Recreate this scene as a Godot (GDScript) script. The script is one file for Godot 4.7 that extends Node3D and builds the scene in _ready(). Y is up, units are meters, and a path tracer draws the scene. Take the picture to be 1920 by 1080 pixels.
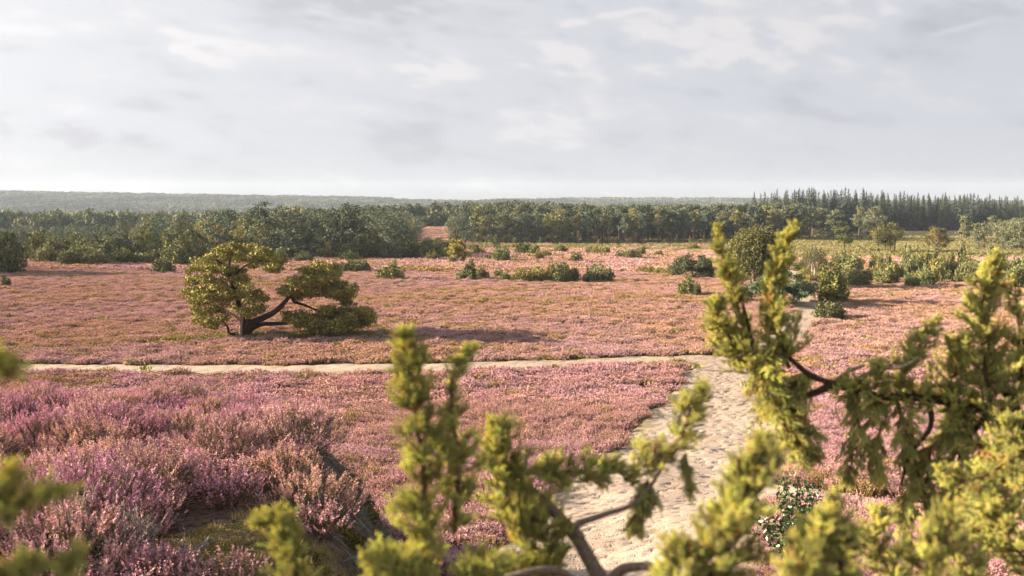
extends Node3D
# A heath in flower seen from a low hill: junipers close by, a lone pine, paths of sand, woods behind.
# x runs right, y up, the view goes towards -z; "d" below is the distance ahead, -z.

const F := 1867.0
const EXPOSURE := 5.0
var rng := RandomNumberGenerator.new()
var na := FastNoiseLite.new()
var nb := FastNoiseLite.new()
var nc := FastNoiseLite.new()
var cam_pos := Vector3(0, 10, 0)
var cam_basis := Basis(Vector3.RIGHT, deg_to_rad(-4.96))
var taken := {}

# ---------------------------------------------------------------- helpers
class Soup:
	var v := PackedVector3Array()
	var n := PackedVector3Array()
	var c := PackedColorArray()
	func tri(a: Vector3, b: Vector3, e: Vector3, col: Color) -> void:
		var q := (e - a).cross(b - a).normalized()
		v.append(a); v.append(b); v.append(e)
		n.append(q); n.append(q); n.append(q)
		c.append(col); c.append(col); c.append(col)
	func vert(p: Vector3, q: Vector3, col: Color) -> void:
		v.append(p); n.append(q); c.append(col)
	func arrays() -> Array:
		var a := []
		a.resize(Mesh.ARRAY_MAX)
		a[Mesh.ARRAY_VERTEX] = v
		a[Mesh.ARRAY_NORMAL] = n
		a[Mesh.ARRAY_COLOR] = c
		return a
	func into(m: ArrayMesh, mat: Material) -> ArrayMesh:
		m.add_surface_from_arrays(Mesh.PRIMITIVE_TRIANGLES, arrays())
		m.surface_set_material(m.get_surface_count() - 1, mat)
		return m

func rf(a: float, b: float) -> float:
	return rng.randf_range(a, b)

func rdir() -> Vector3:
	var z := rng.randf_range(-1.0, 1.0)
	var t := rng.randf_range(0.0, TAU)
	var r := sqrt(1.0 - z * z)
	return Vector3(r * cos(t), z, r * sin(t))

func interp(tab: Array, x: float) -> float:
	if x <= tab[0][0]:
		return tab[0][1]
	for i in range(1, tab.size()):
		if x < tab[i][0]:
			var t: float = (x - tab[i - 1][0]) / (tab[i][0] - tab[i - 1][0])
			return lerpf(tab[i - 1][1], tab[i][1], t)
	return tab[-1][1]

func numbered(called: String) -> String:
	if not taken.has(called):
		taken[called] = 0
		return called
	taken[called] += 1
	return "%s_%03d" % [called, taken[called]]

func tag(o: Node3D, label: String, category: String, group := "") -> Node3D:
	o.set_meta("label", label)
	o.set_meta("category", category)
	if group:
		o.set_meta("group", group)
	return o

func thing(called: String, label: String, category: String, at: Vector3, group := "") -> Node3D:
	var o := Node3D.new()
	o.name = numbered(called)
	o.position = at
	add_child(o)
	return tag(o, label, category, group)

func part(called: String, mesh: Mesh, parent: Node3D, mat: Material = null) -> MeshInstance3D:
	var o := MeshInstance3D.new()
	o.name = called
	o.mesh = mesh
	if mat:
		o.material_override = mat
	parent.add_child(o, true)
	return o

func structure(called: String, mesh: Mesh, mat: Material = null) -> MeshInstance3D:
	var o := part(called, mesh, self, mat)
	o.set_meta("kind", "structure")
	return o

func many(called: String, mesh: Mesh, where: Array, tints: Array, parent: Node3D) -> MultiMeshInstance3D:
	var mm := MultiMesh.new()
	mm.transform_format = MultiMesh.TRANSFORM_3D
	mm.use_colors = true
	mm.mesh = mesh
	mm.instance_count = where.size()
	for i in where.size():
		mm.set_instance_transform(i, where[i])
		mm.set_instance_color(i, tints[i])
	var o := MultiMeshInstance3D.new()
	o.name = called
	o.multimesh = mm
	parent.add_child(o, true)
	o.set_meta("kind", "stuff")
	return o

func stuff(called: String, mesh: Mesh, where: Array, tints: Array, label: String, category: String) -> void:
	if where.size():
		tag(many(numbered(called), mesh, where, tints, self), label, category)

# a point seen at photo pixel (u, v), so far ahead
func at(u: float, v: float, d: float) -> Vector3:
	return cam_pos + cam_basis * Vector3((u - 960.0) / F, (540.0 - v) / F, -1.0) * d

# where that line of sight meets the ground
func gp(u: float, v: float) -> Vector3:
	var r := cam_basis * Vector3((u - 960.0) / F, (540.0 - v) / F, -1.0)
	var t := 4.0
	var step := 0.3
	while t < 3000.0:
		var p := cam_pos + r * t
		if p.y < H(p.x, -p.z):
			break
		step = maxf(0.3, t * 0.02)
		t += step
	var lo := t - step
	var hi := t
	for i in 12:
		var m := (lo + hi) / 2
		var p := cam_pos + r * m
		if p.y < H(p.x, -p.z):
			hi = m
		else:
			lo = m
	var q := cam_pos + r * hi
	return Vector3(q.x, H(q.x, -q.z), q.z)

func on_ground(x: float, d: float) -> Vector3:
	return Vector3(x, H(x, d), -d)

func spline(pts: Array, per := 4) -> Array:
	var out := []
	for i in pts.size() - 1:
		var p0: Vector3 = pts[maxi(i - 1, 0)]
		var p1: Vector3 = pts[i]
		var p2: Vector3 = pts[i + 1]
		var p3: Vector3 = pts[mini(i + 2, pts.size() - 1)]
		for k in per:
			out.append(p1.cubic_interpolate(p2, p0, p3, float(k) / per))
	out.append(pts[-1])
	return out

func tube(s: Soup, pts: Array, r0: float, r1: float, sides: int, col: Color, wobble := 0.0, power := 1.0) -> void:
	var side := Vector3.ZERO
	var rings := []
	var norms := []
	for i in pts.size():
		var t: Vector3 = (pts[mini(i + 1, pts.size() - 1)] - pts[maxi(i - 1, 0)])
		t = t.normalized()
		if side == Vector3.ZERO:
			side = t.cross(Vector3(0.31, 0.2, 0.93)).normalized()
		side = (side - t * side.dot(t)).normalized()
		var up := t.cross(side)
		var r := lerpf(r0, r1, pow(float(i) / (pts.size() - 1), power))
		var ring := []
		var nn := []
		for k in sides:
			var a := TAU * k / sides
			var q := side * cos(a) + up * sin(a)
			ring.append(pts[i] + q * r * (1.0 + wobble * rf(-1, 1)))
			nn.append(q)
		rings.append(ring)
		norms.append(nn)
	for i in pts.size() - 1:
		for k in sides:
			var j := (k + 1) % sides
			for q in [[i, k], [i + 1, k], [i + 1, j], [i, k], [i + 1, j], [i, j]]:
				s.vert(rings[q[0]][q[1]], norms[q[0]][q[1]], col)
	var tip: Vector3 = pts[-1] + (pts[-1] - pts[-2]).normalized() * r1
	for k in sides:
		s.tri(rings[-1][k], tip, rings[-1][(k + 1) % sides], col)

func mixed(a: Color, b: Color, t: float, jitter := 0.0) -> Color:
	var c := a.lerp(b, t)
	var k := 1.0 + rf(-jitter, jitter)
	return Color(c.r * k, c.g * k, c.b * k)

# leaf-sized faces spread through an ellipsoid, most of them near its skin and turned outwards
func clump(s: Soup, at_: Vector3, radii: Vector3, count: int, size: float, a: Color, b: Color, outward := 1.0, long := 1.0, core := 0.45) -> void:
	for i in count:
		var u := rdir()
		var r := lerpf(core, 1.0, pow(rng.randf(), 0.6)) * (1.0 + 0.12 * rf(-1, 1))
		var p := at_ + u * radii * r
		var q := ((u / radii).normalized() * outward + rdir()).normalized()
		var w := q.cross(rdir()).normalized()
		var h := q.cross(w)
		var k := size * rf(0.6, 1.3)
		s.tri(p - w * k * 0.5, p + h * k * long, p + w * k * 0.5, mixed(a, b, rng.randf(), 0.12))

func mat(rough := 1.0, back := Color.BLACK, tint := Color.WHITE) -> StandardMaterial3D:
	var m := StandardMaterial3D.new()
	m.vertex_color_use_as_albedo = true
	m.albedo_color = tint.linear_to_srgb()
	m.roughness = rough
	m.metallic_specular = 0.25
	m.cull_mode = BaseMaterial3D.CULL_DISABLED
	if back != Color.BLACK:
		m.backlight_enabled = true
		m.backlight = back
	return m

func noise_texture(freq: float, octaves: int, ramp: Array, seed_: int, size := 512, kind := FastNoiseLite.TYPE_SIMPLEX_SMOOTH) -> NoiseTexture2D:
	var f := FastNoiseLite.new()
	f.noise_type = kind
	f.frequency = freq
	f.fractal_octaves = octaves
	f.seed = seed_
	var t := NoiseTexture2D.new()
	t.noise = f
	t.width = size
	t.height = size
	t.seamless = true
	if ramp.size():
		var g := Gradient.new()
		g.offsets = PackedFloat32Array(ramp.map(func(x): return x[0]))
		g.colors = PackedColorArray(ramp.map(func(x): return x[1]))
		t.color_ramp = g
	return t

func triplanar(m: StandardMaterial3D, scale_: float) -> StandardMaterial3D:
	m.uv1_triplanar = true
	m.uv1_world_triplanar = true
	m.uv1_scale = Vector3.ONE * scale_
	return m

# ---------------------------------------------------------------- the lie of the land
const CENTRE := [[0, 8.2], [2, 7.6], [5, 6.3], [10, 4.8], [15, 3.6], [20, 2.7], [25, 2.0], [35, 1.0], [50, 0.2], [60, 0.0]]
const LEFT := [[0, 8.4], [4, 8.1], [6, 7.85], [10, 7.38], [14, 7.0], [16, 6.5], [20, 4.7], [25, 3.0], [35, 1.0], [50, 0.2], [60, 0.0]]
const RIGHT := [[0, 8.3], [3, 8.0], [6, 7.4], [10, 6.2], [14, 4.9], [20, 3.1], [25, 2.1], [35, 1.0], [50, 0.2], [60, 0.0]]
const MOUND_EDGE := [[0, -0.4], [4, -1.0], [5, -1.2], [6, -1.4], [8, -1.7], [12, -2.6], [16, -4.2], [22, -7.0]]
const VALLEY := [[240, 0], [500, 4], [900, 12], [1500, 18], [4000, 18]]

func H(x: float, d: float) -> float:
	var y := 0.0
	if d < 60.0:
		var c := interp(CENTRE, d)
		var xe := interp(MOUND_EDGE, d) + 0.35 * na.get_noise_2d(x * 3.0 + 50.0, d * 9.0)
		y = c + (interp(LEFT, d) - c) * (1.0 - smoothstep(xe - 0.2, xe + 2.3, x)) + (interp(RIGHT, d) - c) * smoothstep(1.5, 5.0, x)
		y += na.get_noise_2d(x * 7.0, d * 7.0) * 0.22 * (1.0 - smoothstep(30.0, 60.0, d))
	if d > 25.0:
		y += nb.get_noise_2d(x, d) * 0.7 * smoothstep(30.0, 90.0, d) * (1.0 - smoothstep(1200.0, 1700.0, d))
		if d > 130.0:
			var s := x / d
			y -= interp([[120, 0.0], [165, 0.5], [285, 2.0], [600, 4.0]], d)
			y -= (1.0 - smoothstep(-0.26, -0.04, s)) * interp(VALLEY, d)
			y -= smoothstep(0.0, 0.08, s) * interp([[420, 0], [700, 7], [1500, 16]], d)
			y += smoothstep(0.22, 0.34, s) * interp([[320, 0], [450, 1.5], [600, 0], [1200, -6]], d)
			y += (1.0 - smoothstep(0.03, 0.07, absf(s + 0.073))) * interp([[300, 0], [460, 1.5], [700, -4]], d)
			if d > 1700.0:
				var ridge := lerpf(32.0, 5.0, clampf((s + 0.51) / 0.46, -0.2, 1.0)) + nb.get_noise_2d(x * 0.03, d * 0.03) * 5.0
				y += smoothstep(1700.0, 3000.0, d) * (ridge + 18.0 * (1.0 - smoothstep(-0.26, -0.04, s)) + 19.0 * smoothstep(0.0, 0.08, s))
	return y

const PATH_A := [[8, 0.4], [14, 1.3], [18, 2.0], [25, 3.5], [35, 6.7], [45, 9.7], [58, 13.0], [70, 19.0], [84, 25.0], [95, 28.4], [110, 31.5], [125, 36.0], [142, 41.5], [150, 42.0]]
const PATH_A_WIDTH := [[8, 1.6], [18, 4.6], [25, 5.6], [35, 5.6], [45, 5.2], [58, 4.6], [70, 2.6], [84, 2.4], [100, 2.0], [142, 3.5], [150, 2.0]]
const PATH_B := [[-60, 62.0], [-30, 59.5], [-15, 58.2], [-5, 58.0], [3, 59.4], [9, 61.4], [14, 62.0]]
const PATH_C := [[3.5, 33.0], [6, 28.5], [9, 25.5], [12, 24.5], [20, 26.0]]

func bend(tab: Array, t: float) -> float:   # a table read smoothly
	return (interp(tab, t - 2.0) + interp(tab, t) + interp(tab, t + 2.0) + interp(tab, t - 1.0) + interp(tab, t + 1.0)) / 5.0

# how far outside the nearest sand path a place lies, negative on the sand
func off_path(x: float, d: float) -> float:
	var e := 99.0
	if d > 6.0 and d < 152.0:
		e = absf(x - bend(PATH_A, d)) * 0.93 - interp(PATH_A_WIDTH, d) * 0.5
	if x > -62.0 and x < 15.0 and d > 50.0 and d < 72.0:
		e = minf(e, absf(d - bend(PATH_B, x)) - lerpf(1.75, 1.4, smoothstep(-6.0, 6.0, x)))
	if x > 3.0 and x < 21.0 and d > 18.0 and d < 36.0:
		e = minf(e, absf(d - bend(PATH_C, x)) - 1.3)
	return e + na.get_noise_2d(x * 14.0 + 9.0, d * 14.0) * 0.5 if e < 4.0 else e

func greenness(x: float, d: float) -> float:    # the bracken meadow at the far right and the strip before the pine stand
	var s := x / maxf(d, 1.0)
	var g := smoothstep(0.2, 0.26, s) * smoothstep(180.0, 200.0, d) * (1.0 - smoothstep(335.0, 350.0, d))
	g = maxf(g, 0.75 * smoothstep(215.0, 240.0, d) * smoothstep(-0.07, -0.02, s) * (1.0 - smoothstep(330.0, 350.0, d)))
	return clampf(g + 0.5 * nb.get_noise_2d(x * 3.0, d * 3.0) * g, 0.0, 1.0)

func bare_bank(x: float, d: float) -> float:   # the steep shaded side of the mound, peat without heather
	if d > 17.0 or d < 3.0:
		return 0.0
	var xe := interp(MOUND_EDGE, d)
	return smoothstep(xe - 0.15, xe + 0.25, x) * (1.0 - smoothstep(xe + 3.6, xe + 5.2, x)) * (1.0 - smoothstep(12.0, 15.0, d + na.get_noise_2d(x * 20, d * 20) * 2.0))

func mossy(x: float, d: float) -> float:      # the ledge of moss and dry grass at the near end of the mound
	return 1.0 - smoothstep(0.75, 1.15, Vector2((x + 1.55) / 0.62, (d - 5.95) / 0.7).length() + 0.3 * na.get_noise_2d(x * 40, d * 40))

# ---------------------------------------------------------------- scene
func _ready() -> void:
	rng.seed = 20240917
	na.seed = 11; na.frequency = 0.02; na.fractal_octaves = 3
	nb.seed = 23; nb.frequency = 0.012; nb.fractal_octaves = 3
	nc.seed = 37; nc.frequency = 0.03; nc.fractal_octaves = 4
	build_camera_and_light()
	build_materials()
	build_ground()
	build_paths()
	build_far_country()
	build_woods()
	build_junipers()
	build_field_trees()
	build_lone_pine()
	build_heather()
	build_grass()
	build_holly()
	build_dead_twigs()
	build_near_junipers()

func build_camera_and_light() -> void:
	var cam := Camera3D.new()
	cam.name = "camera"
	var lens := CameraAttributesPhysical.new()
	lens.frustum_focal_length = 12.0 / (540.0 / F)
	lens.frustum_near = 0.05
	lens.frustum_far = 20000.0
	lens.frustum_focus_distance = 22.0
	lens.exposure_aperture = 5.6
	cam.attributes = lens
	cam.fov = rad_to_deg(2.0 * atan(540.0 / F))
	cam.near = 0.05
	cam.far = 20000.0
	cam.transform = Transform3D(cam_basis, cam_pos)
	add_child(cam)
	cam.current = true
	var sun := DirectionalLight3D.new()
	sun.name = "sun"
	sun.light_color = Color(1.0, 0.91, 0.79)
	sun.light_energy = 1.6
	sun.light_angular_distance = 0.6
	sun.shadow_enabled = true
	add_child(sun)
	sun.look_at_from_position(Vector3.ZERO, Vector3(0.95, -0.30, 0.12))
	var env := Environment.new()
	env.background_mode = Environment.BG_SKY
	env.sky = Sky.new()
	var pano := PanoramaSkyMaterial.new()
	pano.panorama = ImageTexture.create_from_image(sky_image())
	env.sky.sky_material = pano
	env.tonemap_mode = Environment.TONE_MAPPER_LINEAR
	env.tonemap_exposure = EXPOSURE
	env.fog_enabled = true
	env.fog_density = 0.0001
	env.fog_light_color = Color(0.84, 0.91, 1.0)
	env.sdfgi_enabled = true
	env.ssao_enabled = true
	env.ssil_enabled = true
	var world := WorldEnvironment.new()
	world.name = "world"
	world.environment = env
	add_child(world)

# ---- sky: thin broken cloud, brighter towards the low sun on the left
var sun_dir := Vector3(-0.95, 0.30, -0.12).normalized()
# cloud banks: azimuth, elevation, half width, half height (degrees), strength (dark below 0)
const BANKS := [[-9.0, 11.6, 6.0, 1.6, -0.75], [-16.5, 8.6, 3.2, 1.1, 0.5], [-14.8, 7.9, 1.6, 0.8, -0.5], [-4.0, 7.8, 2.2, 1.2, 0.5], [-2.2, 6.6, 1.8, 0.8, -0.5],
	[-23.5, 3.6, 2.6, 0.55, -0.6], [-20.0, 3.2, 1.8, 0.5, -0.35], [-15.0, 2.9, 2.4, 0.5, -0.35], [-27.5, 3.9, 1.0, 0.5, -0.5], [-6.0, 4.0, 4.5, 0.9, -0.35], [-5.0, 2.6, 3.0, 0.5, -0.3],
	[12.5, 8.6, 5.0, 1.2, 0.6], [13.0, 7.2, 6.0, 0.9, -0.25], [2.5, 8.8, 2.5, 0.9, 0.4], [9.5, 12.4, 3.0, 1.0, 0.4], [20.5, 10.2, 2.5, 1.4, 0.4], [22.0, 8.6, 3.0, 1.0, -0.3],
	[3.0, 4.7, 3.5, 1.0, 0.35], [17.0, 3.2, 4.0, 0.8, -0.3], [23.5, 4.2, 3.5, 0.8, -0.25]]

func sky_colour(az: float, el: float) -> Color:
	var dir := Vector3(sin(az) * cos(el), sin(el), -cos(az) * cos(el))
	var ang := rad_to_deg(acos(clampf(dir.dot(sun_dir), -1.0, 1.0)))
	var e := rad_to_deg(el)
	var a := rad_to_deg(az)
	var glow := 2.4 * exp(-ang / 27.0)
	var low := exp(-maxf(e, 0.0) / 1.5)
	var base := Vector3(0.53, 0.552, 0.612).lerp(Vector3(0.29, 0.285, 0.295), low)
	base = base.lerp(Vector3(0.36, 0.44, 0.60), smoothstep(15.0, 80.0, e))
	base += Vector3(1.0, 0.945, 0.84) * glow
	var q := Vector2(dir.x, dir.z) / (maxf(dir.y, 0.0) + 0.45) * 26.0 + Vector2(0.0, dir.y * 46.0)
	q.y += q.x * 0.4
	var w := nc.get_noise_2d(q.x * 2.0 + 31.0, q.y * 4.0) * 0.8
	var f := nc.get_noise_2d(q.x * 4.5 + w * 3.0, q.y * 5.5 + w * 3.0)
	var g := nc.get_noise_2d(q.x * 13.0 - 70.0, q.y * 13.0 + w * 3.0)
	var cover := f * 0.5 + g * 0.22
	if absf(a) < 45.0 and e < 18.0:
		var wa := a + w * 2.2 + g * 1.0
		var we := e + f * 1.0 + g * 0.6
		for b in BANKS:
			var dx: float = (wa - b[0]) / b[2]
			var dy: float = (we - b[1] + dx * 0.5 * b[3]) / (b[3] * 1.3)
			var k := dx * dx + dy * dy
			if k < 6.0:
				cover += b[4] * exp(-k) * (0.8 + g * 1.3)
	if a > -4.0 and a < 12.0:      # two old vapour trails
		cover += 0.55 * exp(-pow((e - 9.35 - a * 0.17 - w * 0.15) / 0.22, 2.0)) * smoothstep(-1.0, 2.0, a) * (1.0 - smoothstep(6.0, 10.0, a)) * (0.7 + g)
	elif a > 20.0 and a < 30.0:
		cover += 0.6 * exp(-pow((e - 8.7 - (a - 23.0) * 0.2) / 0.12, 2.0)) * smoothstep(22.0, 23.5, a) * (1.0 - smoothstep(24.5, 26.0, a))
	var fade := 1.0 - 0.55 * exp(-maxf(e, 0.0) / 4.0)
	var white := smoothstep(0.02, 0.5, cover) * fade
	var dark := smoothstep(0.05, 0.55, -cover) * fade
	var lit := Vector3(0.72, 0.69, 0.69) + Vector3(1.0, 0.96, 0.92) * glow
	base = base.lerp(lit, white * 0.75)
	base = base.lerp(base * Vector3(0.76, 0.75, 0.77), dark * 0.8)
	base *= 1.04 / EXPOSURE
	return Color(base.x, base.y, base.z)

func sky_image() -> Image:
	var im := Image.create(512, 256, false, Image.FORMAT_RGBF)
	for y in 256:
		var el := (0.5 - (y + 0.5) / 256.0) * PI
		for x in 512:
			im.set_pixel(x, y, sky_colour((x + 0.5) / 512.0 * TAU, maxf(el, 0.0)) if y < 132 else Color(0.3, 0.29, 0.28))
	im.resize(4096, 2048, Image.INTERPOLATE_CUBIC)
	for y in range(860, 1026):       # the same sky, computed finer near the horizon ahead
		var el := (0.5 - (y + 0.5) / 2048.0) * PI
		for x in range(-372, 372):
			im.set_pixel((x + 4096) % 4096, y, sky_colour((x + 0.5) / 4096.0 * TAU, maxf(el, 0.0)))
	return im

# ---- materials
var leaf_mat: StandardMaterial3D
var needle_mat: StandardMaterial3D
var heather_mat: StandardMaterial3D
var bark_mat: StandardMaterial3D
var dead_mat: StandardMaterial3D
var twig_mat: StandardMaterial3D
var grass_mat: StandardMaterial3D
var leaf_tints := []
var needle_tints := []

func build_materials() -> void:
	leaf_mat = mat(0.8, Color(0.5, 0.55, 0.25))
	needle_mat = mat(0.7, Color(0.25, 0.28, 0.1))
	heather_mat = mat(1.0, Color(0.3, 0.25, 0.25))
	grass_mat = mat(0.9, Color(0.5, 0.5, 0.3))
	for t in [Color(1.08, 1.08, 1.25), Color(1.4, 1.27, 1.2), Color(0.8, 0.85, 1.0), Color(1.8, 1.52, 1.1), Color(1.0, 1.1, 1.3)]:
		leaf_tints.append(mat(0.8, Color(0.5, 0.55, 0.25), t))
		needle_tints.append(mat(0.7, Color(0.25, 0.28, 0.1), t))
	var rough_bark := noise_texture(0.02, 4, [[0.25, Color(0.55, 0.55, 0.55)], [0.75, Color(1.25, 1.2, 1.15)]], 5)
	var bark_bump := noise_texture(0.03, 4, [], 8)
	bark_mat = triplanar(mat(0.95), 3.0)
	bark_mat.albedo_texture = rough_bark
	bark_mat.heightmap_enabled = true
	bark_mat.heightmap_texture = bark_bump
	bark_mat.heightmap_scale = 4.0
	dead_mat = triplanar(mat(0.9), 4.0)
	dead_mat.albedo_texture = rough_bark
	twig_mat = triplanar(mat(0.9), 22.0)
	twig_mat.albedo_texture = rough_bark
	twig_mat.heightmap_enabled = true
	twig_mat.heightmap_texture = bark_bump
	twig_mat.heightmap_scale = 0.3

# ---- ground
func ground_colour(x: float, d: float) -> Color:
	var n := nc.get_noise_2d(x * 4.0, d * 4.0)
	var heath := Color(0.085, 0.055, 0.038).lerp(Color(0.12, 0.075, 0.06), 0.5 + n)
	var s := x / maxf(d, 1.0)
	heath = heath.lerp(Color(0.19, 0.18, 0.075).lerp(Color(0.24, 0.21, 0.10), 0.5 + n), greenness(x, d))
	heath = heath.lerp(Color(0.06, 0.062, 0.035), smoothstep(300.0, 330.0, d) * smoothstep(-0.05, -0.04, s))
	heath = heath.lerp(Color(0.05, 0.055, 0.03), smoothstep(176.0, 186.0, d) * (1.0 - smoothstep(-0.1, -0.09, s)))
	if d > 600.0:
		var m := nb.get_noise_2d(x * 0.5 + 300.0, d * 0.5)
		heath = Color(0.045, 0.055, 0.03).lerp(Color(0.34, 0.31, 0.17), smoothstep(0.18, 0.3, m))
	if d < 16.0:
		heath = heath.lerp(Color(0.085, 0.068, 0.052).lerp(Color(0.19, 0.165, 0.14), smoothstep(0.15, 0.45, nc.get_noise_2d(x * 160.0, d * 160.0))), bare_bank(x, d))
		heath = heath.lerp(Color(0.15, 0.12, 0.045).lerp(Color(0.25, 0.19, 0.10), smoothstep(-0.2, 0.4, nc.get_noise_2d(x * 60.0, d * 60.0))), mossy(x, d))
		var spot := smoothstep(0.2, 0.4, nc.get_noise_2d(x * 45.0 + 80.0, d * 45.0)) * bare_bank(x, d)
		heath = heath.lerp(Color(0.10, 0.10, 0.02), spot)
	if d < 160.0:
		var e := off_path(x, d)
		heath = heath.lerp(Color(0.30, 0.25, 0.15), 1.0 - smoothstep(-0.1, 0.6, e))
	return heath

func build_ground() -> void:
	var xs := []
	var ds := []
	var x0 := 0.0
	while x0 < 4200.0:
		xs.append(x0)
		if x0 > 0.0:
			xs.push_front(-x0)
		x0 += maxf(0.13, x0 * 0.032)
	var d0 := -220.0
	while d0 < 4000.0:
		ds.append(d0)
		d0 += (0.12 if d0 > 3.0 and d0 < 12.0 else maxf(0.2, absf(d0 - 5.0) * 0.021)) if d0 > -5.0 else maxf(0.4, -d0 * 0.06)
	var v := PackedVector3Array()
	var c := PackedColorArray()
	for d in ds:
		for x in xs:
			v.append(Vector3(x, H(x, d), -d))
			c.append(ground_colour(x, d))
	var idx := PackedInt32Array()
	var nx := xs.size()
	for j in ds.size() - 1:
		for i in nx - 1:
			var a := j * nx + i
			idx.append_array([a, a + nx, a + nx + 1, a, a + nx + 1, a + 1])
	var m := sheet(v, c, idx)
	var g := triplanar(mat(1.0), 0.9)
	g.cull_mode = BaseMaterial3D.CULL_BACK
	g.albedo_texture = noise_texture(0.025, 5, [[0.2, Color(0.6, 0.58, 0.55)], [0.8, Color(1.3, 1.3, 1.3)]], 3)
	g.heightmap_enabled = true
	g.heightmap_texture = noise_texture(0.03, 5, [], 4)
	g.heightmap_scale = 6.0
	structure("ground", m, g)

func sheet(v: PackedVector3Array, c: PackedColorArray, idx: PackedInt32Array) -> ArrayMesh:
	var st := SurfaceTool.new()
	var a := []
	a.resize(Mesh.ARRAY_MAX)
	a[Mesh.ARRAY_VERTEX] = v
	a[Mesh.ARRAY_COLOR] = c
	a[Mesh.ARRAY_INDEX] = idx
	var m := ArrayMesh.new()
	m.add_surface_from_arrays(Mesh.PRIMITIVE_TRIANGLES, a)
	st.create_from(m, 0)
	st.generate_normals()
	return st.commit()

# ---- paths of pale sand, trodden into dimples
var sand_mat: StandardMaterial3D
func build_paths() -> void:
	sand_mat = triplanar(mat(1.0), 0.7)
	sand_mat.cull_mode = BaseMaterial3D.CULL_BACK
	sand_mat.albedo_texture = noise_texture(0.02, 5, [[0.2, Color(0.86, 0.84, 0.82)], [0.8, Color(1.08, 1.08, 1.08)]], 13)
	sand_mat.heightmap_enabled = true
	sand_mat.heightmap_texture = noise_texture(0.045, 4, [], 14)
	sand_mat.heightmap_scale = 1.6
	ribbon("sand_path", 10.0, 62.0, 0.11, 3.9, 0.10, func(t): return Vector2(bend(PATH_A, t), t), true)
	ribbon("sand_path_001", 61.9, 150.0, 0.4, 2.6, 0.26, func(t): return Vector2(bend(PATH_A, t), t), true)
	ribbon("sand_path_002", -60.0, 14.0, 0.22, 3.6, 0.22, func(t): return Vector2(t, bend(PATH_B, t)), false)
	track("sand_path_004", [[-22.6, 335], [-25.5, 365], [-29.5, 410], [-34.5, 470]], 0.9)
	track("sand_path_006", [[22.0, 151.5], [25.0, 152.5], [28.0, 152.0]], 2.2)
	track("sand_path_007", [[12.2, 158.0], [14.0, 157.0], [16.0, 154.0]], 2.0)
	ribbon("sand_path_003", 3.6, 20.0, 0.15, 2.4, 0.13, func(t): return Vector2(t, bend(PATH_C, t)), false)

# thin pale tracks far off, given as places (x, distance)
func track(called: String, pts: Array, width: float) -> void:
	var line := spline(pts.map(func(p): return Vector3(p[0], 0, -p[1])), 12)
	var v := PackedVector3Array()
	var c := PackedColorArray()
	var idx := PackedInt32Array()
	for i in line.size():
		var along: Vector3 = (line[mini(i + 1, line.size() - 1)] - line[maxi(i - 1, 0)]).normalized()
		var side := along.cross(Vector3.UP) * width * 0.5 * rf(0.75, 1.2)
		for e in [-1.0, 1.0]:
			var p: Vector3 = line[i] + side * e
			v.append(Vector3(p.x, H(p.x, -p.z) + 0.3, p.z))
			c.append(Color(0.46, 0.40, 0.33))
		if i:
			var a := i * 2
			idx.append_array([a - 2, a, a + 1, a - 2, a + 1, a - 1])
	structure(called, sheet(v, c, idx), sand_mat)

func ribbon(called: String, t0: float, t1: float, step: float, half: float, cross: float, where: Callable, along_d: bool) -> void:
	var v := PackedVector3Array()
	var c := PackedColorArray()
	var cols := int(2 * half / cross) + 1
	var rows := int((t1 - t0) / step) + 1
	for r in rows:
		var p: Vector2 = where.call(t0 + r * step)
		for k in cols:
			var o := -half + k * cross
			var x := p.x + (o if along_d else 0.0)
			var d := p.y + (0.0 if along_d else o)
			var e := off_path(x, d)
			var y := H(x, d) + 0.09 - 0.22 * smoothstep(-0.1, 0.5, e)
			if d < 70.0:
				var f := nc.get_noise_2d(x * 75.0, d * 75.0)
				y += 0.010 * f - 0.06 * smoothstep(0.24, 0.38, nc.get_noise_2d(x * 105.0 + 40.0, d * 75.0))
				y += 0.05 * na.get_noise_2d(x * 30.0, d * 30.0)
			v.append(Vector3(x, y, -d))
			var n := 0.5 + nc.get_noise_2d(x * 9.0, d * 9.0)
			var grassy := smoothstep(-0.55, 0.0, e + 0.5 * nc.get_noise_2d(x * 22.0, d * 22.0))
			c.append(Color(0.32, 0.256, 0.208).lerp(Color(0.375, 0.312, 0.258), n).lerp(Color(0.27, 0.22, 0.12), grassy * 0.8))
	var idx := PackedInt32Array()
	for r in rows - 1:
		for k in cols - 1:
			var a := r * cols + k
			if along_d:
				idx.append_array([a, a + cols, a + cols + 1, a, a + cols + 1, a + 1])
			else:
				idx.append_array([a, a + cols + 1, a + cols, a, a + 1, a + cols + 1])
	structure(called, sheet(v, c, idx), sand_mat)

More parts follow.
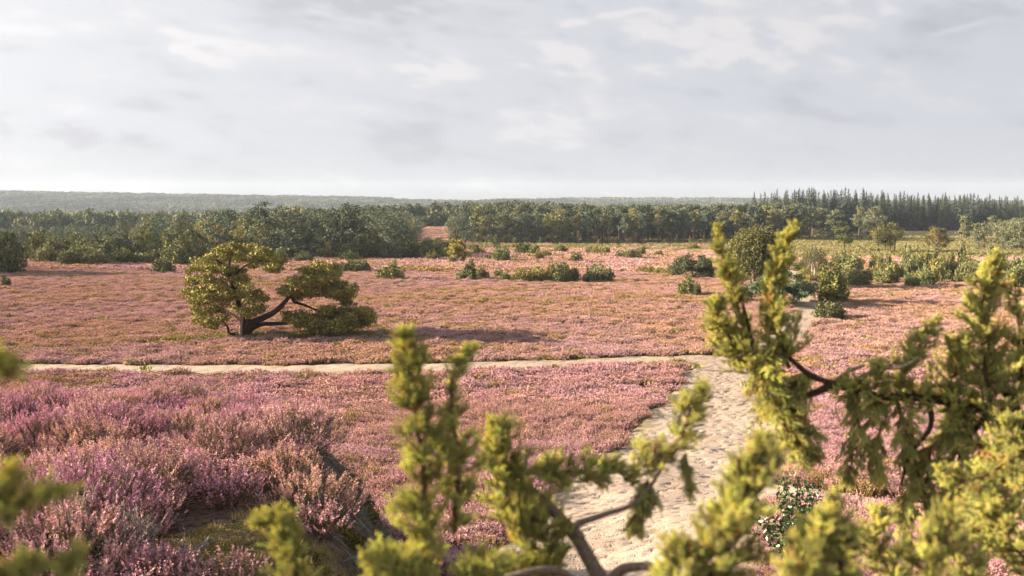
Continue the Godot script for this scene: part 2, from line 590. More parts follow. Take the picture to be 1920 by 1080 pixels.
# ---------------------------------------------------------------- trees
func make_pine(h: float, tall: bool) -> Dictionary:
	var trunk := Soup.new()
	var crown := Soup.new()
	var lean := Vector3(rf(-0.04, 0.04) * h, 0, rf(-0.04, 0.04) * h)
	var top := Vector3(lean.x, h * 0.9, lean.z)
	tube(trunk, spline([Vector3(0, -0.5, 0), Vector3(lean.x * 0.2, h * 0.3, lean.z * 0.3), Vector3(lean.x * 0.8, h * 0.6, lean.z * 0.6), top], 2), h * 0.022, h * 0.008, 6, Color(0.17, 0.115, 0.085))
	var first := 0.42 if tall else 0.13
	for i in (22 if tall else 30):
		var t := lerpf(first, 0.98, pow(float(i) / 20.0, 0.8)) if i < 20 else rf(first, 0.8)
		var reach := h * (0.17 if tall else 0.26) * (1.0 - 0.6 * pow(maxf(0.0, (t - 0.6) / 0.4), 1.5)) * rf(0.4, 1.1)
		var a := rf(0, TAU)
		var p := Vector3(lean.x * t + cos(a) * reach, h * t + rf(-0.02, 0.03) * h, lean.z * t + sin(a) * reach)
		var r := h * rf(0.06, 0.105) * (1.0 if tall else 1.3)
		clump(crown, p, Vector3(r * 1.2, r * 0.65, r * 1.2), 80, h * 0.030, Color(0.06, 0.085, 0.055), Color(0.145, 0.158, 0.09), 0.9, 1.0, 0.3)
		if i % 3 == 0:
			tube(trunk, [Vector3(lean.x * t, h * t * 0.93, lean.z * t), p], h * 0.006, h * 0.002, 4, Color(0.17, 0.10, 0.06))
	return {"trunk": trunk, "crown": crown, "h": h}

func make_spruce(h: float) -> Dictionary:
	var trunk := Soup.new()
	var crown := Soup.new()
	tube(trunk, [Vector3(0, -0.5, 0), Vector3(0, h * 0.5, 0), Vector3(0, h * 0.97, 0)], h * 0.018, h * 0.003, 5, Color(0.13, 0.085, 0.06))
	var n := 26
	for i in n:
		var t := 0.12 + 0.88 * float(i) / n
		var reach := h * 0.235 * pow(1.0 - t, 0.9) + h * 0.003
		var boughs := 3 + int(5 * (1.0 - t))
		var a0 := rf(0, TAU)
		for k in boughs:
			var a := a0 + TAU * k / boughs + rf(-0.3, 0.3)
			var out := Vector3(cos(a), 0, sin(a))
			var l := reach * rf(0.65, 1.2)
			var p := Vector3(0, h * t, 0) + out * l * 0.55 - Vector3(0, l * 0.18, 0)
			var side := out.cross(Vector3.UP)
			for j in 11:
				var b := Vector3(0, h * t, 0) + out * l * rf(0.2, 1.0) + side * l * rf(-0.25, 0.25) - Vector3(0, l * rf(0.05, 0.4), 0)
				var w := h * 0.015 * rf(0.7, 1.4) * (0.35 + 0.65 * pow(1.0 - t, 0.6))
				var col := mixed(Color(0.045, 0.068, 0.054), Color(0.09, 0.115, 0.08), rng.randf(), 0.1)
				var dirv := (out + rdir() * 0.7).normalized()
				crown.tri(b - side * w, b + dirv * w * 2.4, b + side * w, col)
				crown.tri(b, b + dirv * w * 1.5 - Vector3(0, w * 1.6, 0), b + side * w * 1.2, col)
	crown.tri(Vector3(-h * 0.008, h * 0.9, 0), Vector3(0, h * 1.02, 0), Vector3(h * 0.008, h * 0.9, 0), Color(0.04, 0.06, 0.035))
	crown.tri(Vector3(0, h * 0.9, -h * 0.008), Vector3(0, h * 1.02, 0), Vector3(0, h * 0.9, h * 0.008), Color(0.04, 0.06, 0.035))
	return {"trunk": trunk, "crown": crown, "h": h}

func make_broadleaf(h: float, wide: float, low: float, lobes: int, leaves: int, a: Color, b: Color, bark := Color(0.12, 0.095, 0.075), stems := 1, size := 0.021) -> Dictionary:
	var trunk := Soup.new()
	var crown := Soup.new()
	var feet := []
	for k in stems:
		var foot := Vector3(0, 0, 0) if stems == 1 else Vector3(lerpf(-wide * 0.55, wide * 0.55, (k + 0.5) / stems) + rf(-0.2, 0.2), 0, rf(-0.6, 0.6))
		feet.append(foot)
		tube(trunk, spline([foot - Vector3(0, 0.4, 0), foot + Vector3(rf(-0.02, 0.02) * h, h * 0.3, 0), foot + Vector3(rf(-0.06, 0.06) * h, h * 0.75, rf(-0.05, 0.05) * h)], 3), h * (0.028 if stems == 1 else 0.018), h * 0.008, 7, bark)
	for i in lobes:
		var u := rdir()
		var t := pow(rng.randf(), 0.45)
		var p := Vector3(u.x * wide * 0.78 * t, h * (low + (1.0 - low) * (0.5 + 0.42 * u.y * t)), u.z * wide * 0.78 * t)
		var r := rf(0.16, 0.3) * wide
		var tone := rf(0.75, 1.25)
		clump(crown, p, Vector3(r, r * 0.75, r), leaves, h * size, a * tone, b * tone, 1.1, 1.0, 0.3)
		if i % 2 == 0:
			var f: Vector3 = feet[i % stems]
			tube(trunk, spline([f + Vector3(0, h * rf(0.25, 0.5), 0), (f + p) * 0.5 + Vector3(0, h * 0.1, 0), p], 2), h * 0.010, h * 0.003, 4, bark)
	return {"trunk": trunk, "crown": crown, "h": h}

func make_weeping(h: float, wide: float, strands: int, a: Color, b: Color, bark: Color, size := 0.017, stems := 1) -> Dictionary:
	var trunk := Soup.new()
	var crown := Soup.new()
	for k in stems:
		var f := Vector3(rf(-0.3, 0.3), 0, rf(-0.3, 0.3)) * (0.0 if stems == 1 else 1.0)
		tube(trunk, spline([f - Vector3(0, 0.4, 0), f + Vector3(rf(-0.05, 0.05) * h, h * 0.35, 0), f * 2.0 + Vector3(rf(-0.1, 0.1) * h, h * 0.85, 0)], 4), h * 0.024, h * 0.006, 7, bark)
	for i in strands:
		var az := rf(0, TAU)
		var t := sqrt(rng.randf())
		var r := wide * t
		var y := h * (0.42 + 0.58 * sqrt(maxf(0.0, 1.0 - t * t))) * rf(0.6, 1.0)
		var p := Vector3(cos(az) * r, y, sin(az) * r)
		var l := h * rf(0.14, 0.42)
		l = minf(l, y - h * 0.08)
		var sway := Vector3(rf(-0.1, 0.1), 0, rf(-0.1, 0.1))
		var n := int(l / (h * 0.008)) + 4
		var tone := rf(0.75, 1.25)
		for k in n:
			var f := float(k) / n
			var q := p + Vector3(sway.x * f * l, -l * f, sway.z * f * l) + rdir() * h * 0.018 * (1.0 - f * 0.5)
			var w := rdir()
			var s := h * size * rf(0.6, 1.2)
			var side := w.cross(Vector3.UP).normalized()
			crown.tri(q - side * s * 0.45, q + (w - Vector3(0, 0.9, 0)).normalized() * s, q + side * s * 0.45, mixed(a, b, rng.randf(), 0.1) * tone)
		if i % 12 == 0:
			tube(trunk, spline([Vector3(0, h * rf(0.3, 0.6), 0), Vector3(p.x * 0.5, y * 0.95, p.z * 0.5), p], 2), h * 0.009, h * 0.002, 4, bark)
	return {"trunk": trunk, "crown": crown, "h": h}

func make_juniper(w: float, h: float, spires: int, leaves: int) -> Dictionary:   # many upright tufts grown together
	var trunk := Soup.new()
	var crown := Soup.new()
	for i in 4:
		var a := rf(0, TAU)
		tube(trunk, [Vector3(0, -0.3, 0), Vector3(cos(a) * w * 0.2, h * 0.35, sin(a) * w * 0.2), Vector3(cos(a) * w * 0.35, h * 0.6, sin(a) * w * 0.35)], 0.05, 0.02, 5, Color(0.12, 0.08, 0.055))
	for i in spires:
		var t := sqrt(rng.randf())
		var a := rf(0, TAU)
		var foot := Vector3(cos(a) * w * 0.42 * t, 0, sin(a) * w * 0.42 * t)
		var top := h * sqrt(maxf(0.05, 1.0 - 0.75 * t * t)) * rf(0.66, 1.2)
		var lean := Vector3(cos(a), 0, sin(a)) * w * 0.16 * t
		var r := rf(0.16, 0.24) * minf(w, h * 1.2)
		var tone := rf(0.8, 1.2)
		for k in leaves:
			var f := rng.randf()
			var q := foot + lean * f + Vector3(0, 0.04 + top * f, 0)
			var out := Vector3(rf(-1, 1), 0, rf(-1, 1)).normalized()
			var rr := r * pow(maxf(0.02, 1.0 - pow(f, 2.2)), 0.6) * rf(0.5, 1.1)
			q += out * rr
			var d := (out * 0.8 + Vector3.UP * 0.9 + rdir() * 0.7).normalized()
			var side := d.cross(rdir()).normalized()
			var s := 0.115 * rf(0.6, 1.4) * (0.6 + 0.25 * h)
			crown.tri(q - side * s * 0.5, q + d * s * 1.5, q + side * s * 0.5, mixed(Color(0.09, 0.105, 0.04), Color(0.24, 0.225, 0.08), rng.randf(), 0.12) * tone)
	return {"trunk": trunk, "crown": crown, "h": h}

func baked(d: Dictionary, needles: bool) -> Dictionary:
	var t := ArrayMesh.new()
	var c := ArrayMesh.new()
	var both := ArrayMesh.new()
	d.trunk.into(t, bark_mat)
	d.crown.into(c, needle_mat if needles else leaf_mat)
	d.crown.into(both, needle_mat if needles else leaf_mat)
	d.trunk.into(both, bark_mat)
	return {"trunk": t, "crown": c, "both": both, "h": d.h, "needles": needles}

func plant(p: Dictionary, called: String, label: String, category: String, group: String, where: Vector3, scale_ := Vector3.ONE, yaw := -1.0, tint := -1, crown_name := "crown") -> Node3D:
	var o := thing(called, label, category, where, group)
	o.rotation.y = rf(0, TAU) if yaw < 0.0 else yaw
	o.scale = scale_
	part("trunk", p.trunk, o)
	var tints: Array = needle_tints if p.needles else leaf_tints
	part(crown_name, p.crown, o, tints[tint] if tint >= 0 else null)
	return o

const SHADE := ["green", "olive", "dark", "yellowish", "grey-green"]

func zone(u: float, cuts: Array, words: Array) -> String:   # which stretch of a wood or belt, named by what it stands by
	for i in cuts.size():
		if u < cuts[i]:
			return words[i]
	return words[-1]

var pines := []
var tall_pines := []
var spruces := []
var oaks := []

func build_woods() -> void:
	for i in 5:
		pines.append(baked(make_pine(10.0, false), true))
	for i in 6:
		tall_pines.append(baked(make_pine(11.0, true), true))
	for i in 5:
		spruces.append(baked(make_spruce(16.0), true))
	for i in 5:
		oaks.append(baked(make_broadleaf(9.0, rf(3.2, 4.2), 0.08, 32, 80, Color(0.08, 0.095, 0.05), Color(0.20, 0.19, 0.09), Color(0.12, 0.095, 0.075), 1, 0.032), false))
	# left wood: mixed pine and oak, rising towards the right
	var slots := []
	var d := 182.0
	while d < 420.0:
		var gap := 6.2 + (d - 182.0) * 0.012
		var x := -0.56 * d
		var edge := -0.088 * d - 4.0
		while x < edge:
			slots.append(Vector2(x + rf(-2.2, 2.2), d + rf(-2.5, 2.5)))
			x += gap
		d += gap * 0.95
	var shown := 0
	var where := {}
	var hue := {}
	for s in slots:
		var u: float = s.x / s.y
		var hill := lerpf(0.48, 0.9, smoothstep(-0.48, -0.24, u)) * (1.0 if u < -0.13 else 0.84)
		var leafy := nb.get_noise_2d(s.x * 2.5, s.y * 2.5) + rf(-0.25, 0.25) > 0.08
		var kind: Dictionary = oaks[rng.randi() % 5] if leafy else pines[rng.randi() % 5]
		var big := hill * rf(0.8, 1.2)
		var p := on_ground(s.x, s.y)
		var sc := Vector3(big * rf(0.9, 1.15), big, big * rf(0.9, 1.15))
		var tint := rng.randi() % 5
		# those that show largest stand singly
		if shown < 260 and (s.y < 232.0 or rng.randf() < 0.22):
			shown += 1
			var spot := "%s row of the mixed wood %s" % ["front" if s.y < 200.0 else "second" if s.y < 232.0 else "deeper", zone(u, [-0.4, -0.32, -0.25, -0.17], ["at the left edge", "far left of the lone pine", "left behind the lone pine", "right behind the lone pine", "beside the far track"])]
			if leafy:
				plant(kind, "oak_tree", "%s broadleaf tree, %s" % [SHADE[tint], spot], "tree", "broadleaf trees of the left wood", p, sc, -1.0, tint)
			else:
				plant(kind, "pine_tree", "%s pine, %s" % [SHADE[tint], spot], "tree", "pines of the left wood", p, sc, -1.0, tint)
		else:
			if not where.has(kind):
				where[kind] = []
				hue[kind] = []
			where[kind].append(Transform3D(Basis(Vector3.UP, rf(0, TAU)).scaled(sc), p))
			var t := rf(0.75, 1.3)
			hue[kind].append(Color(t * rf(0.95, 1.15), t, t * rf(1.0, 1.25)))
	# middle stand of tall pines, bare trunks to the heath
	for row in 4:
		var x := -0.058 * 285.0
		while x < 0.262 * 300.0:
			var dd := 286.0 + row * 5.0 + rf(-3.5, 2.5) + (14.0 if x > 52.0 else 0.0)
			var p := on_ground(x + rf(-0.9, 0.9), dd)
			var big := rf(0.72, 1.04) * (1.0 if row > 1 else 0.94)
			var kind: Dictionary = tall_pines[rng.randi() % 6]
			if rng.randf() < (0.75 if p.x < 15.0 else 0.08):
				kind = pines[rng.randi() % 5]
			if row < 3:
				var tint := rng.randi() % 5
				plant(kind, "tall_pine_tree", "tall %s pine, %s row of the middle stand, %s" % [SHADE[tint], ["front", "second", "third"][row], zone(p.x, [-4.0, 17.0, 38.0, 60.0], ["behind the yellow birch", "behind the columnar juniper", "above the back junipers", "above the flat-topped low pine", "behind the weeping birch"])],
					"tree", "tall pines of the middle stand", p, Vector3(big, big, big), -1.0, tint)
			else:
				if not where.has(kind):
					where[kind] = []; hue[kind] = []
				where[kind].append(Transform3D(Basis(Vector3.UP, rf(0, TAU)).scaled(Vector3.ONE * big), p))
				hue[kind].append(Color.WHITE * rf(0.8, 1.2))
			x += rf(1.6, 5.6)
	for i in 420:
		var dd := rf(308.0, 400.0)
		var p := on_ground(rf(-0.052, 0.3) * dd, dd)
		var kind: Dictionary = tall_pines[rng.randi() % 6] if rng.randf() < 0.85 else spruces[rng.randi() % 5]
		var big := rf(0.84, 1.04) * (1.0 if kind.h < 12.0 else 0.72)
		if not where.has(kind):
			where[kind] = []; hue[kind] = []
		where[kind].append(Transform3D(Basis(Vector3.UP, rf(0, TAU)).scaled(Vector3.ONE * big), p))
		hue[kind].append(Color.WHITE * rf(0.8, 1.2))
	for i in 46:
		var u := rf(860.0, 1460.0)
		var dd := rf(279.0, 286.0)
		var s2 := rf(0.14, 0.3) * (1.5 if u < 1075.0 else 0.8)
		plant(oaks[rng.randi() % 5], "undergrowth_bush", "green undergrowth bush at the foot of the middle pine stand", "bush", "undergrowth of the middle stand", on_ground((u - 960.0) / F * dd, dd), Vector3(s2, s2, s2), -1.0, [0, 1, 2, 4][rng.randi() % 4], "foliage")
	# the higher dark spruces at the right
	for row in 9:
		var x := 0.258 * 420.0 + rf(0, 3)
		while x < 0.6 * 430.0:
			var dd := 405.0 + row * 7.0 + rf(-2.5, 2.5)
			var p := on_ground(x + rf(-1.2, 1.2), dd)
			var big := rf(0.74, 1.06) * lerpf(1.1, 0.88, smoothstep(0.28, 0.52, x / dd))
			var kind: Dictionary = spruces[rng.randi() % 5]
			if row < 2 or row == 8:
				var tint := rng.randi() % 3
				plant(kind, "spruce_tree", "%s spruce, %s row of the high wood, %s" % [SHADE[tint], "front" if row == 0 else "second" if row == 1 else "skyline", zone(x / dd, [0.3, 0.35, 0.4, 0.45], ["at its left end", "above the lone oak", "above the broad oak", "above the white-trunked birch", "at the right edge"])],
					"tree", "spruces of the right wood", p, Vector3(big * 1.2, big, big * 1.2), -1.0, tint)
			else:
				if not where.has(kind):
					where[kind] = []; hue[kind] = []
				where[kind].append(Transform3D(Basis(Vector3.UP, rf(0, TAU)).scaled(Vector3.ONE * big), p))
				hue[kind].append(Color.WHITE * rf(0.8, 1.15))
			x += rf(2.4, 5.2)
	# pines standing in front of them
	for i in 34:
		var u := rf(1425.0, 1640.0) if i < 22 else rf(1800.0, 1935.0)
		var dd := rf(300.0, 330.0) if i < 22 else rf(215.0, 250.0)
		var p := on_ground((u - 960.0) / F * dd, dd)
		var big := rf(0.85, 1.05) * (1.0 if i < 22 else 0.72)
		plant(tall_pines[rng.randi() % 6] if i % 3 == 0 else pines[rng.randi() % 5], "tall_pine_tree", "pine of the lower row at the foot of the dark spruces" if i < 22 else "pine in the loose clump at the right edge of the meadow", "tree",
			"pines before the spruces" if i < 22 else "pines at the meadow's edge", p, Vector3(big, big, big), -1.0, 1)
	for kind in where:
		stuff("wood", kind.both, where[kind], hue[kind], "deeper rows of the wood behind the heath", "wood")

# ---- the plain far below on the left: woods, fields and a few houses fading into haze
func build_far_country() -> void:
	var lump := []
	for i in 4:
		var s := Soup.new()
		for k in 7:
			clump(s, Vector3(rf(-4, 4), rf(3, 7), rf(-4, 4)), Vector3(3.4, 3.2, 3.4), 70, 1.5, Color(0.04, 0.052, 0.03), Color(0.08, 0.085, 0.045), 1.2)
		lump.append(s.into(ArrayMesh.new(), leaf_mat))
	var w := [[], [], [], []]
	var t := [[], [], [], []]
	var d := 520.0
	while d < 3300.0:
		var gap := maxf(8.5, d * 0.0105)
		var x := -0.62 * d
		while x < 0.62 * d:
			var px := x + rf(-0.4, 0.4) * gap
			var pd := d + rf(-0.4, 0.4) * gap
			if nb.get_noise_2d(px * 0.5 + 300.0, pd * 0.5) < 0.17 or pd > 2300.0 or px > 0.0:
				var k := rng.randi() % 4
				var wide := gap / 8.5 * rf(0.8, 1.2)
				w[k].append(Transform3D(Basis(Vector3.UP, rf(0, TAU)).scaled(Vector3(wide, rf(0.8, 1.5) * (1.0 if d < 1700.0 else 1.25), wide)), on_ground(px, pd)))
				var b := rf(0.7, 1.3) * (1.0 + 1.3 * nb.get_noise_2d(px * 0.35 - 90.0, pd * 0.12))
				t[k].append(Color(b * rf(0.9, 1.2), b, b * 0.9))
			x += gap
		d += gap * 0.9
	for k in 4:
		stuff("distant_woodland", lump[k], w[k], t[k], "hazy woods on the low plain far behind the nearer woods", "woodland")
	var spots := [[120, 399, 1150.0, "white house in the far plain nearest to the left edge"], [206, 402, 1050.0, "long white house in a far clearing above the woods"], [268, 404, 1000.0, "pale house at the right end of the far bright field"]]
	for h in spots:
		var p := at(h[0], h[1], h[2])
		var o := thing("house", h[3], "house", Vector3(p.x, H(p.x, -p.z), p.z), "")
		var wall := BoxMesh.new()
		wall.size = Vector3(16, 5, 7)
		var wm := StandardMaterial3D.new()
		wm.albedo_color = Color(0.9, 0.89, 0.86)
		wm.roughness = 0.9
		var wo := part("wall", wall, o, wm)
		wo.position.y = 2.4
		var roof := PrismMesh.new()
		roof.size = Vector3(8, 3, 17)
		var rm := StandardMaterial3D.new()
		rm.albedo_color = Color(0.45, 0.3, 0.25)
		rm.roughness = 0.9
		var ro := part("roof", roof, o, rm)
		ro.position.y = 6.405
		ro.rotation.y = PI / 2

# ---- trees standing alone on the heath
func build_field_trees() -> void:
	var birch_bark := Color(0.55, 0.53, 0.5)
	var b1 := baked(make_broadleaf(5.7, 2.25, 0.14, 34, 130, Color(0.15, 0.14, 0.04), Color(0.34, 0.28, 0.08), birch_bark, 2, 0.034), false)
	plant(b1, "birch_tree", "yellowing slender birch standing alone in the middle of the heath", "tree", "", gp(857, 508), Vector3.ONE, 0.3)
	var b2 := baked(make_weeping(7.6, 3.6, 1500, Color(0.09, 0.10, 0.04), Color(0.21, 0.19, 0.075), Color(0.3, 0.27, 0.23), 0.025), false)
	plant(b2, "birch_tree", "large grey-green weeping birch behind the tall juniper tips", "tree", "", gp(1415, 541), Vector3.ONE, 1.2)
	var b3 := baked(make_juniper(2.3, 3.9, 26, 110), false)
	plant(b3, "birch_tree", "young conical birch casting a long shadow beside the sand path", "tree", "", gp(1562, 569), Vector3.ONE, 2.0)
	var b4 := baked(make_weeping(4.6, 1.9, 260, Color(0.06, 0.075, 0.03), Color(0.13, 0.13, 0.05), birch_bark, 0.022, 2), false)
	plant(b4, "birch_tree", "thin open birch with white stems at the end of the juniper belt", "tree", "", gp(1526, 518), Vector3.ONE, 0.6)
	var o1 := baked(make_broadleaf(6.8, 2.7, 0.14, 30, 110, Color(0.05, 0.065, 0.025), Color(0.12, 0.13, 0.045), Color(0.12, 0.095, 0.075), 1, 0.028), false)
	plant(o1, "oak_tree", "irregular green oak alone on the meadow, tree nearest the birch", "tree", "", gp(1583, 473), Vector3.ONE, 0.0)
	var o2 := baked(make_broadleaf(6.9, 4.4, 0.16, 64, 120, Color(0.085, 0.085, 0.035), Color(0.17, 0.155, 0.06), Color(0.11, 0.09, 0.07), 4, 0.028), false)
	plant(o2, "oak_tree", "broad flat-topped group-grown oak with several trunks on the meadow", "tree", "", gp(1662, 476), Vector3.ONE, 0.0)
	var o3 := baked(make_broadleaf(6.4, 3.2, 0.2, 46, 120, Color(0.09, 0.083, 0.033), Color(0.20, 0.155, 0.055), birch_bark, 1, 0.028), false)
	plant(o3, "birch_tree", "round-crowned birch with a white trunk on the meadow", "tree", "", gp(1757, 482), Vector3.ONE, 0.0)
	var p1 := Soup.new()
	var t1 := Soup.new()
	low_pine(t1, p1, 2.9, 3.6)
	plant(baked({"trunk": t1, "crown": p1, "h": 3.6}, true), "low_pine_tree", "dark flat-topped low pine in front of the weeping birch", "tree", "", gp(1300, 524), Vector3.ONE, 0.0)
	p1 = Soup.new()
	t1 = Soup.new()
	low_pine(t1, p1, 3.3, 3.5)
	plant(baked({"trunk": t1, "crown": p1, "h": 3.5}, true), "low_pine_tree", "low spreading pine leaning over the sand path", "tree", "", gp(1462, 572), Vector3.ONE, 0.0, 4)
	# pines beyond the left edge, whose shade falls across the heath
	for k in 9:
		var q := on_ground(-78.0 - k * 4.5 + rf(-2, 2), 138.0 + rf(-7, 8))
		plant(pines[k % 5], "pine_tree", "pine of the group standing just beyond the left edge", "tree", "pines beyond the left edge", q, Vector3.ONE * rf(0.8, 1.05), -1.0, 2)
	# dark pine at the left edge of the photograph and the two stray bushes below the wood
	plant(round_j[0], "conifer_tree", "dark broad conifer reaching to the ground at the left edge of the heath", "tree", "", gp(2, 514), Vector3(2.7, 3.5, 2.7), 0.0, 2)
	plant(oaks[0], "oak_tree", "dark rounded tree in front of the wood just above the lone pine", "tree", "", gp(487, 472), Vector3(0.75, 0.75, 0.75), 0.0, 2)
	plant(oaks[2], "oak_tree", "tall rounded oak rising above the left wood's skyline", "tree", "", on_ground(-75.0, 312.0), Vector3(1.05, 1.1, 1.05), 0.0, 1)

func low_pine(t: Soup, c: Soup, w: float, h: float) -> void:
	for k in 3:
		var a := TAU * k / 3 + 0.4
		var q := Vector3(cos(a) * w * 0.5, h * 0.7, sin(a) * w * 0.5)
		tube(t, spline([Vector3(rf(-0.1, 0.1), -0.3, 0), Vector3(q.x * 0.3, h * 0.35, q.z * 0.3), q], 4), 0.11, 0.03, 6, Color(0.12, 0.08, 0.055))
	for i in 85:
		var a := rf(0, TAU)
		var r := w * sqrt(rng.randf())
		var y := h * (0.95 - 0.45 * (r / w) * (r / w)) * rf(0.35, 1.0)
		clump(c, Vector3(cos(a) * r, y, sin(a) * r), Vector3(0.66, 0.34, 0.66), 170, 0.13, Color(0.045, 0.065, 0.035), Color(0.11, 0.125, 0.06), 0.9, 1.3, 0.3)

# ---- junipers dotted over the heath and grown together in belts
var round_j := []
var spire_j := []
func build_junipers() -> void:
	for i in 5:
		round_j.append(baked(make_juniper(2.0, 1.6, 36, 80), true))
	for i in 3:
		spire_j.append(baked(make_juniper(0.95, 2.2, 12, 90), true))
	# pixel of the foot, width and height in pixels, upright?, label
	var single := [
		[735, 525, 44, 24, 0, "dark round juniper bush alone on the heath right of the lone pine"],
		[670, 511, 38, 20, 0, "low juniper bush behind the lone pine's right crown"],
		[645, 511, 20, 14, 0, "small juniper bush touching the larger one behind the lone pine"],
		[662, 546, 16, 10, 0, "tiny yellow-green bush just right of the lone pine's crown"],
		[882, 527, 17, 34, 1, "narrow upright juniper in front of the yellow birch"],
		[868, 526, 22, 16, 0, "low juniper at the left foot of the narrow upright one"],
		[902, 525, 22, 17, 0, "small round juniper right of the narrow upright one"],
		[935, 523, 13, 14, 0, "small round juniper, first of the pair left of the long clump"],
		[948, 529, 18, 13, 0, "low round juniper, second of the pair left of the long clump"],
		[980, 530, 32, 22, 0, "dark round juniper at the left end of the long clump"],
		[1011, 528, 32, 23, 0, "broad juniper second from the left in the long clump"],
		[1034, 529, 26, 26, 0, "yellowish juniper in the middle of the long clump"],
		[1052, 530, 30, 31, 0, "tallest yellow-green juniper of the long clump"],
		[1071, 529, 28, 22, 0, "dark juniper at the right end of the long clump"],
		[1096, 530, 8, 9, 0, "tiny juniper between the long clump and the lone dark bush"],
		[1124, 529, 40, 27, 0, "dark domed juniper alone right of the long clump"],
		[1290, 555, 30, 28, 0, "dark two-headed juniper below the flat-topped low pine"],
		[1307, 557, 13, 17, 0, "small juniper touching the two-headed one"],
		[1556, 598, 46, 24, 0, "low spreading yellow-green juniper at the path's right edge"],
		[1081, 495, 16, 20, 1, "stout upright juniper alone behind the long clump"],
		[931, 470, 11, 27, 1, "dark columnar juniper in front of the pine stand"],
		[940, 493, 26, 24, 0, "dark juniper at the front of the scrub behind the birch"],
		[985, 479, 26, 20, 0, "juniper at the left of the four behind the heath's middle"],
		[1002, 480, 18, 17, 0, "upright small juniper second of the four behind the heath's middle"],
		[1009, 490, 17, 15, 0, "front juniper of the four behind the heath's middle"],
		[1022, 484, 20, 13, 0, "dark juniper at the right of the four behind the heath's middle"],
		[1050, 477, 24, 15, 0, "juniper in the back row left of the path's white streak"],
		[1105, 478, 14, 12, 0, "first small juniper of the back trio"],
		[1117, 479, 14, 14, 0, "second small juniper of the back trio"],
		[1133, 479, 22, 12, 0, "third and widest juniper of the back trio"],
		[1164, 486, 18, 12, 0, "left juniper of the back cluster before the low pine"],
		[1186, 488, 26, 16, 0, "broad juniper of the back cluster before the low pine"],
		[1203, 482, 14, 16, 0, "right juniper of the back cluster before the low pine"],
		[1235, 482, 14, 8, 0, "flat small juniper between back cluster and low pine"],
		[1299, 470, 18, 12, 0, "small round juniper standing above the flat-topped low pine"],
		[1765, 491, 10, 9, 0, "tiny juniper on the far heath below the white-trunked birch"],
		[11, 540, 14, 19, 1, "little yellow-green juniper at the far left of the heath"],
		[305, 514, 34, 24, 0, "dark juniper in front of the left belt, apart from it"],
	]
	for j in single:
		var p := gp(j[0], j[1])
		var m: float = -p.z / F
		var kind: Dictionary = spire_j[rng.randi() % 3] if j[4] else round_j[rng.randi() % 5]
		var w: float = j[2] * m * 1.08 / (0.95 if j[4] else 2.0)
		var h: float = (j[3] * m + 0.35) / (2.2 if j[4] else 1.6)
		plant(kind, "juniper_bush", j[5], "bush", "junipers dotted over the heath", p, Vector3(w, h, w), -1.0, [0, 1, 2, 4][rng.randi() % 4], "foliage")
	# low green strip left of the flat pine
	for k in 5:
		var p := gp(1205 + k * 15, 513 + k * 1.2)
		plant(round_j[k], "juniper_bush", "low green scrub bush in the strip left of the flat-topped pine", "bush", "scrub strip by the flat-topped pine", p, Vector3(0.75, 0.65, 0.75), -1.0, 1, "foliage")
	# belts
	for i in 165:
		var u := rf(60.0, 850.0)
		var v := lerpf(494.0, 468.0, pow(rng.randf(), 0.9)) + (8.0 if u < 350.0 else 0.0) - (10.0 if u > 700.0 else 0.0) * rng.randf()
		var p := gp(u, v)
		var s := rf(0.9, 1.6) * (1.15 if u < 400.0 else 0.9)
		var up := rng.randf() < 0.12
		var tint: int = [0, 2, 2, 4][rng.randi() % 4]
		plant(spire_j[rng.randi() % 3] if up else round_j[rng.randi() % 5], "juniper_bush", "%s %s juniper in the belt below the left wood, %s" % [SHADE[tint], "upright" if up else "round", zone(u, [200.0, 345.0, 530.0, 700.0], ["near the left edge", "left of the lone pine", "above the lone pine's left crown", "above the lone pine's right crown", "near the yellow birch"])],
			"bush", "juniper belt below the left wood", p, Vector3(s * rf(1.0, 1.4), s * rf(1.0, 1.5), s * rf(1.0, 1.4)) * (1.0 if not up else 1.15), -1.0, tint, "foliage")
	for i in 26:
		var p := gp(rf(880.0, 1000.0), rf(466.0, 492.0))
		var s := rf(0.5, 1.0)
		var tint := rng.randi() % 5
		plant(round_j[rng.randi() % 5], "juniper_bush", "%s juniper in the loose scrub between birch and pine stand" % SHADE[tint], "bush", "scrub behind the yellow birch", p, Vector3(s, s, s), -1.0, tint, "foliage")
	for i in 84:
		var u := rf(1560.0, 1945.0)
		var v := lerpf(541.0, 500.0, pow(rng.randf(), 0.9)) + (u - 1560.0) * 0.01
		var p := gp(u, v)
		var s := rf(0.7, 1.15)
		var up := rng.randf() < 0.35
		var tint: int = [0, 1, 2, 4][rng.randi() % 4]
		plant(spire_j[rng.randi() % 3] if up else round_j[rng.randi() % 5], "juniper_bush", "%s %s juniper in the right-hand belt, %s" % [SHADE[tint], "upright" if up else "round", zone(u, [1640.0, 1720.0, 1810.0], ["beside the young birch", "below the broad oak", "below the white-trunked birch", "at the right edge"])],
			"bush", "juniper belt at the right", p, Vector3(s, s * rf(1.15, 1.65), s), -1.0, tint, "foliage")
	for i in 12:
		var p := gp(rf(1490.0, 1570.0), rf(500.0, 535.0))
		var s := rf(0.5, 0.9)
		plant(round_j[rng.randi() % 5], "juniper_bush", "small juniper around the thin white-stemmed birch", "bush", "junipers at the thin birch", p, Vector3(s, s, s), -1.0, rng.randi() % 3, "foliage")

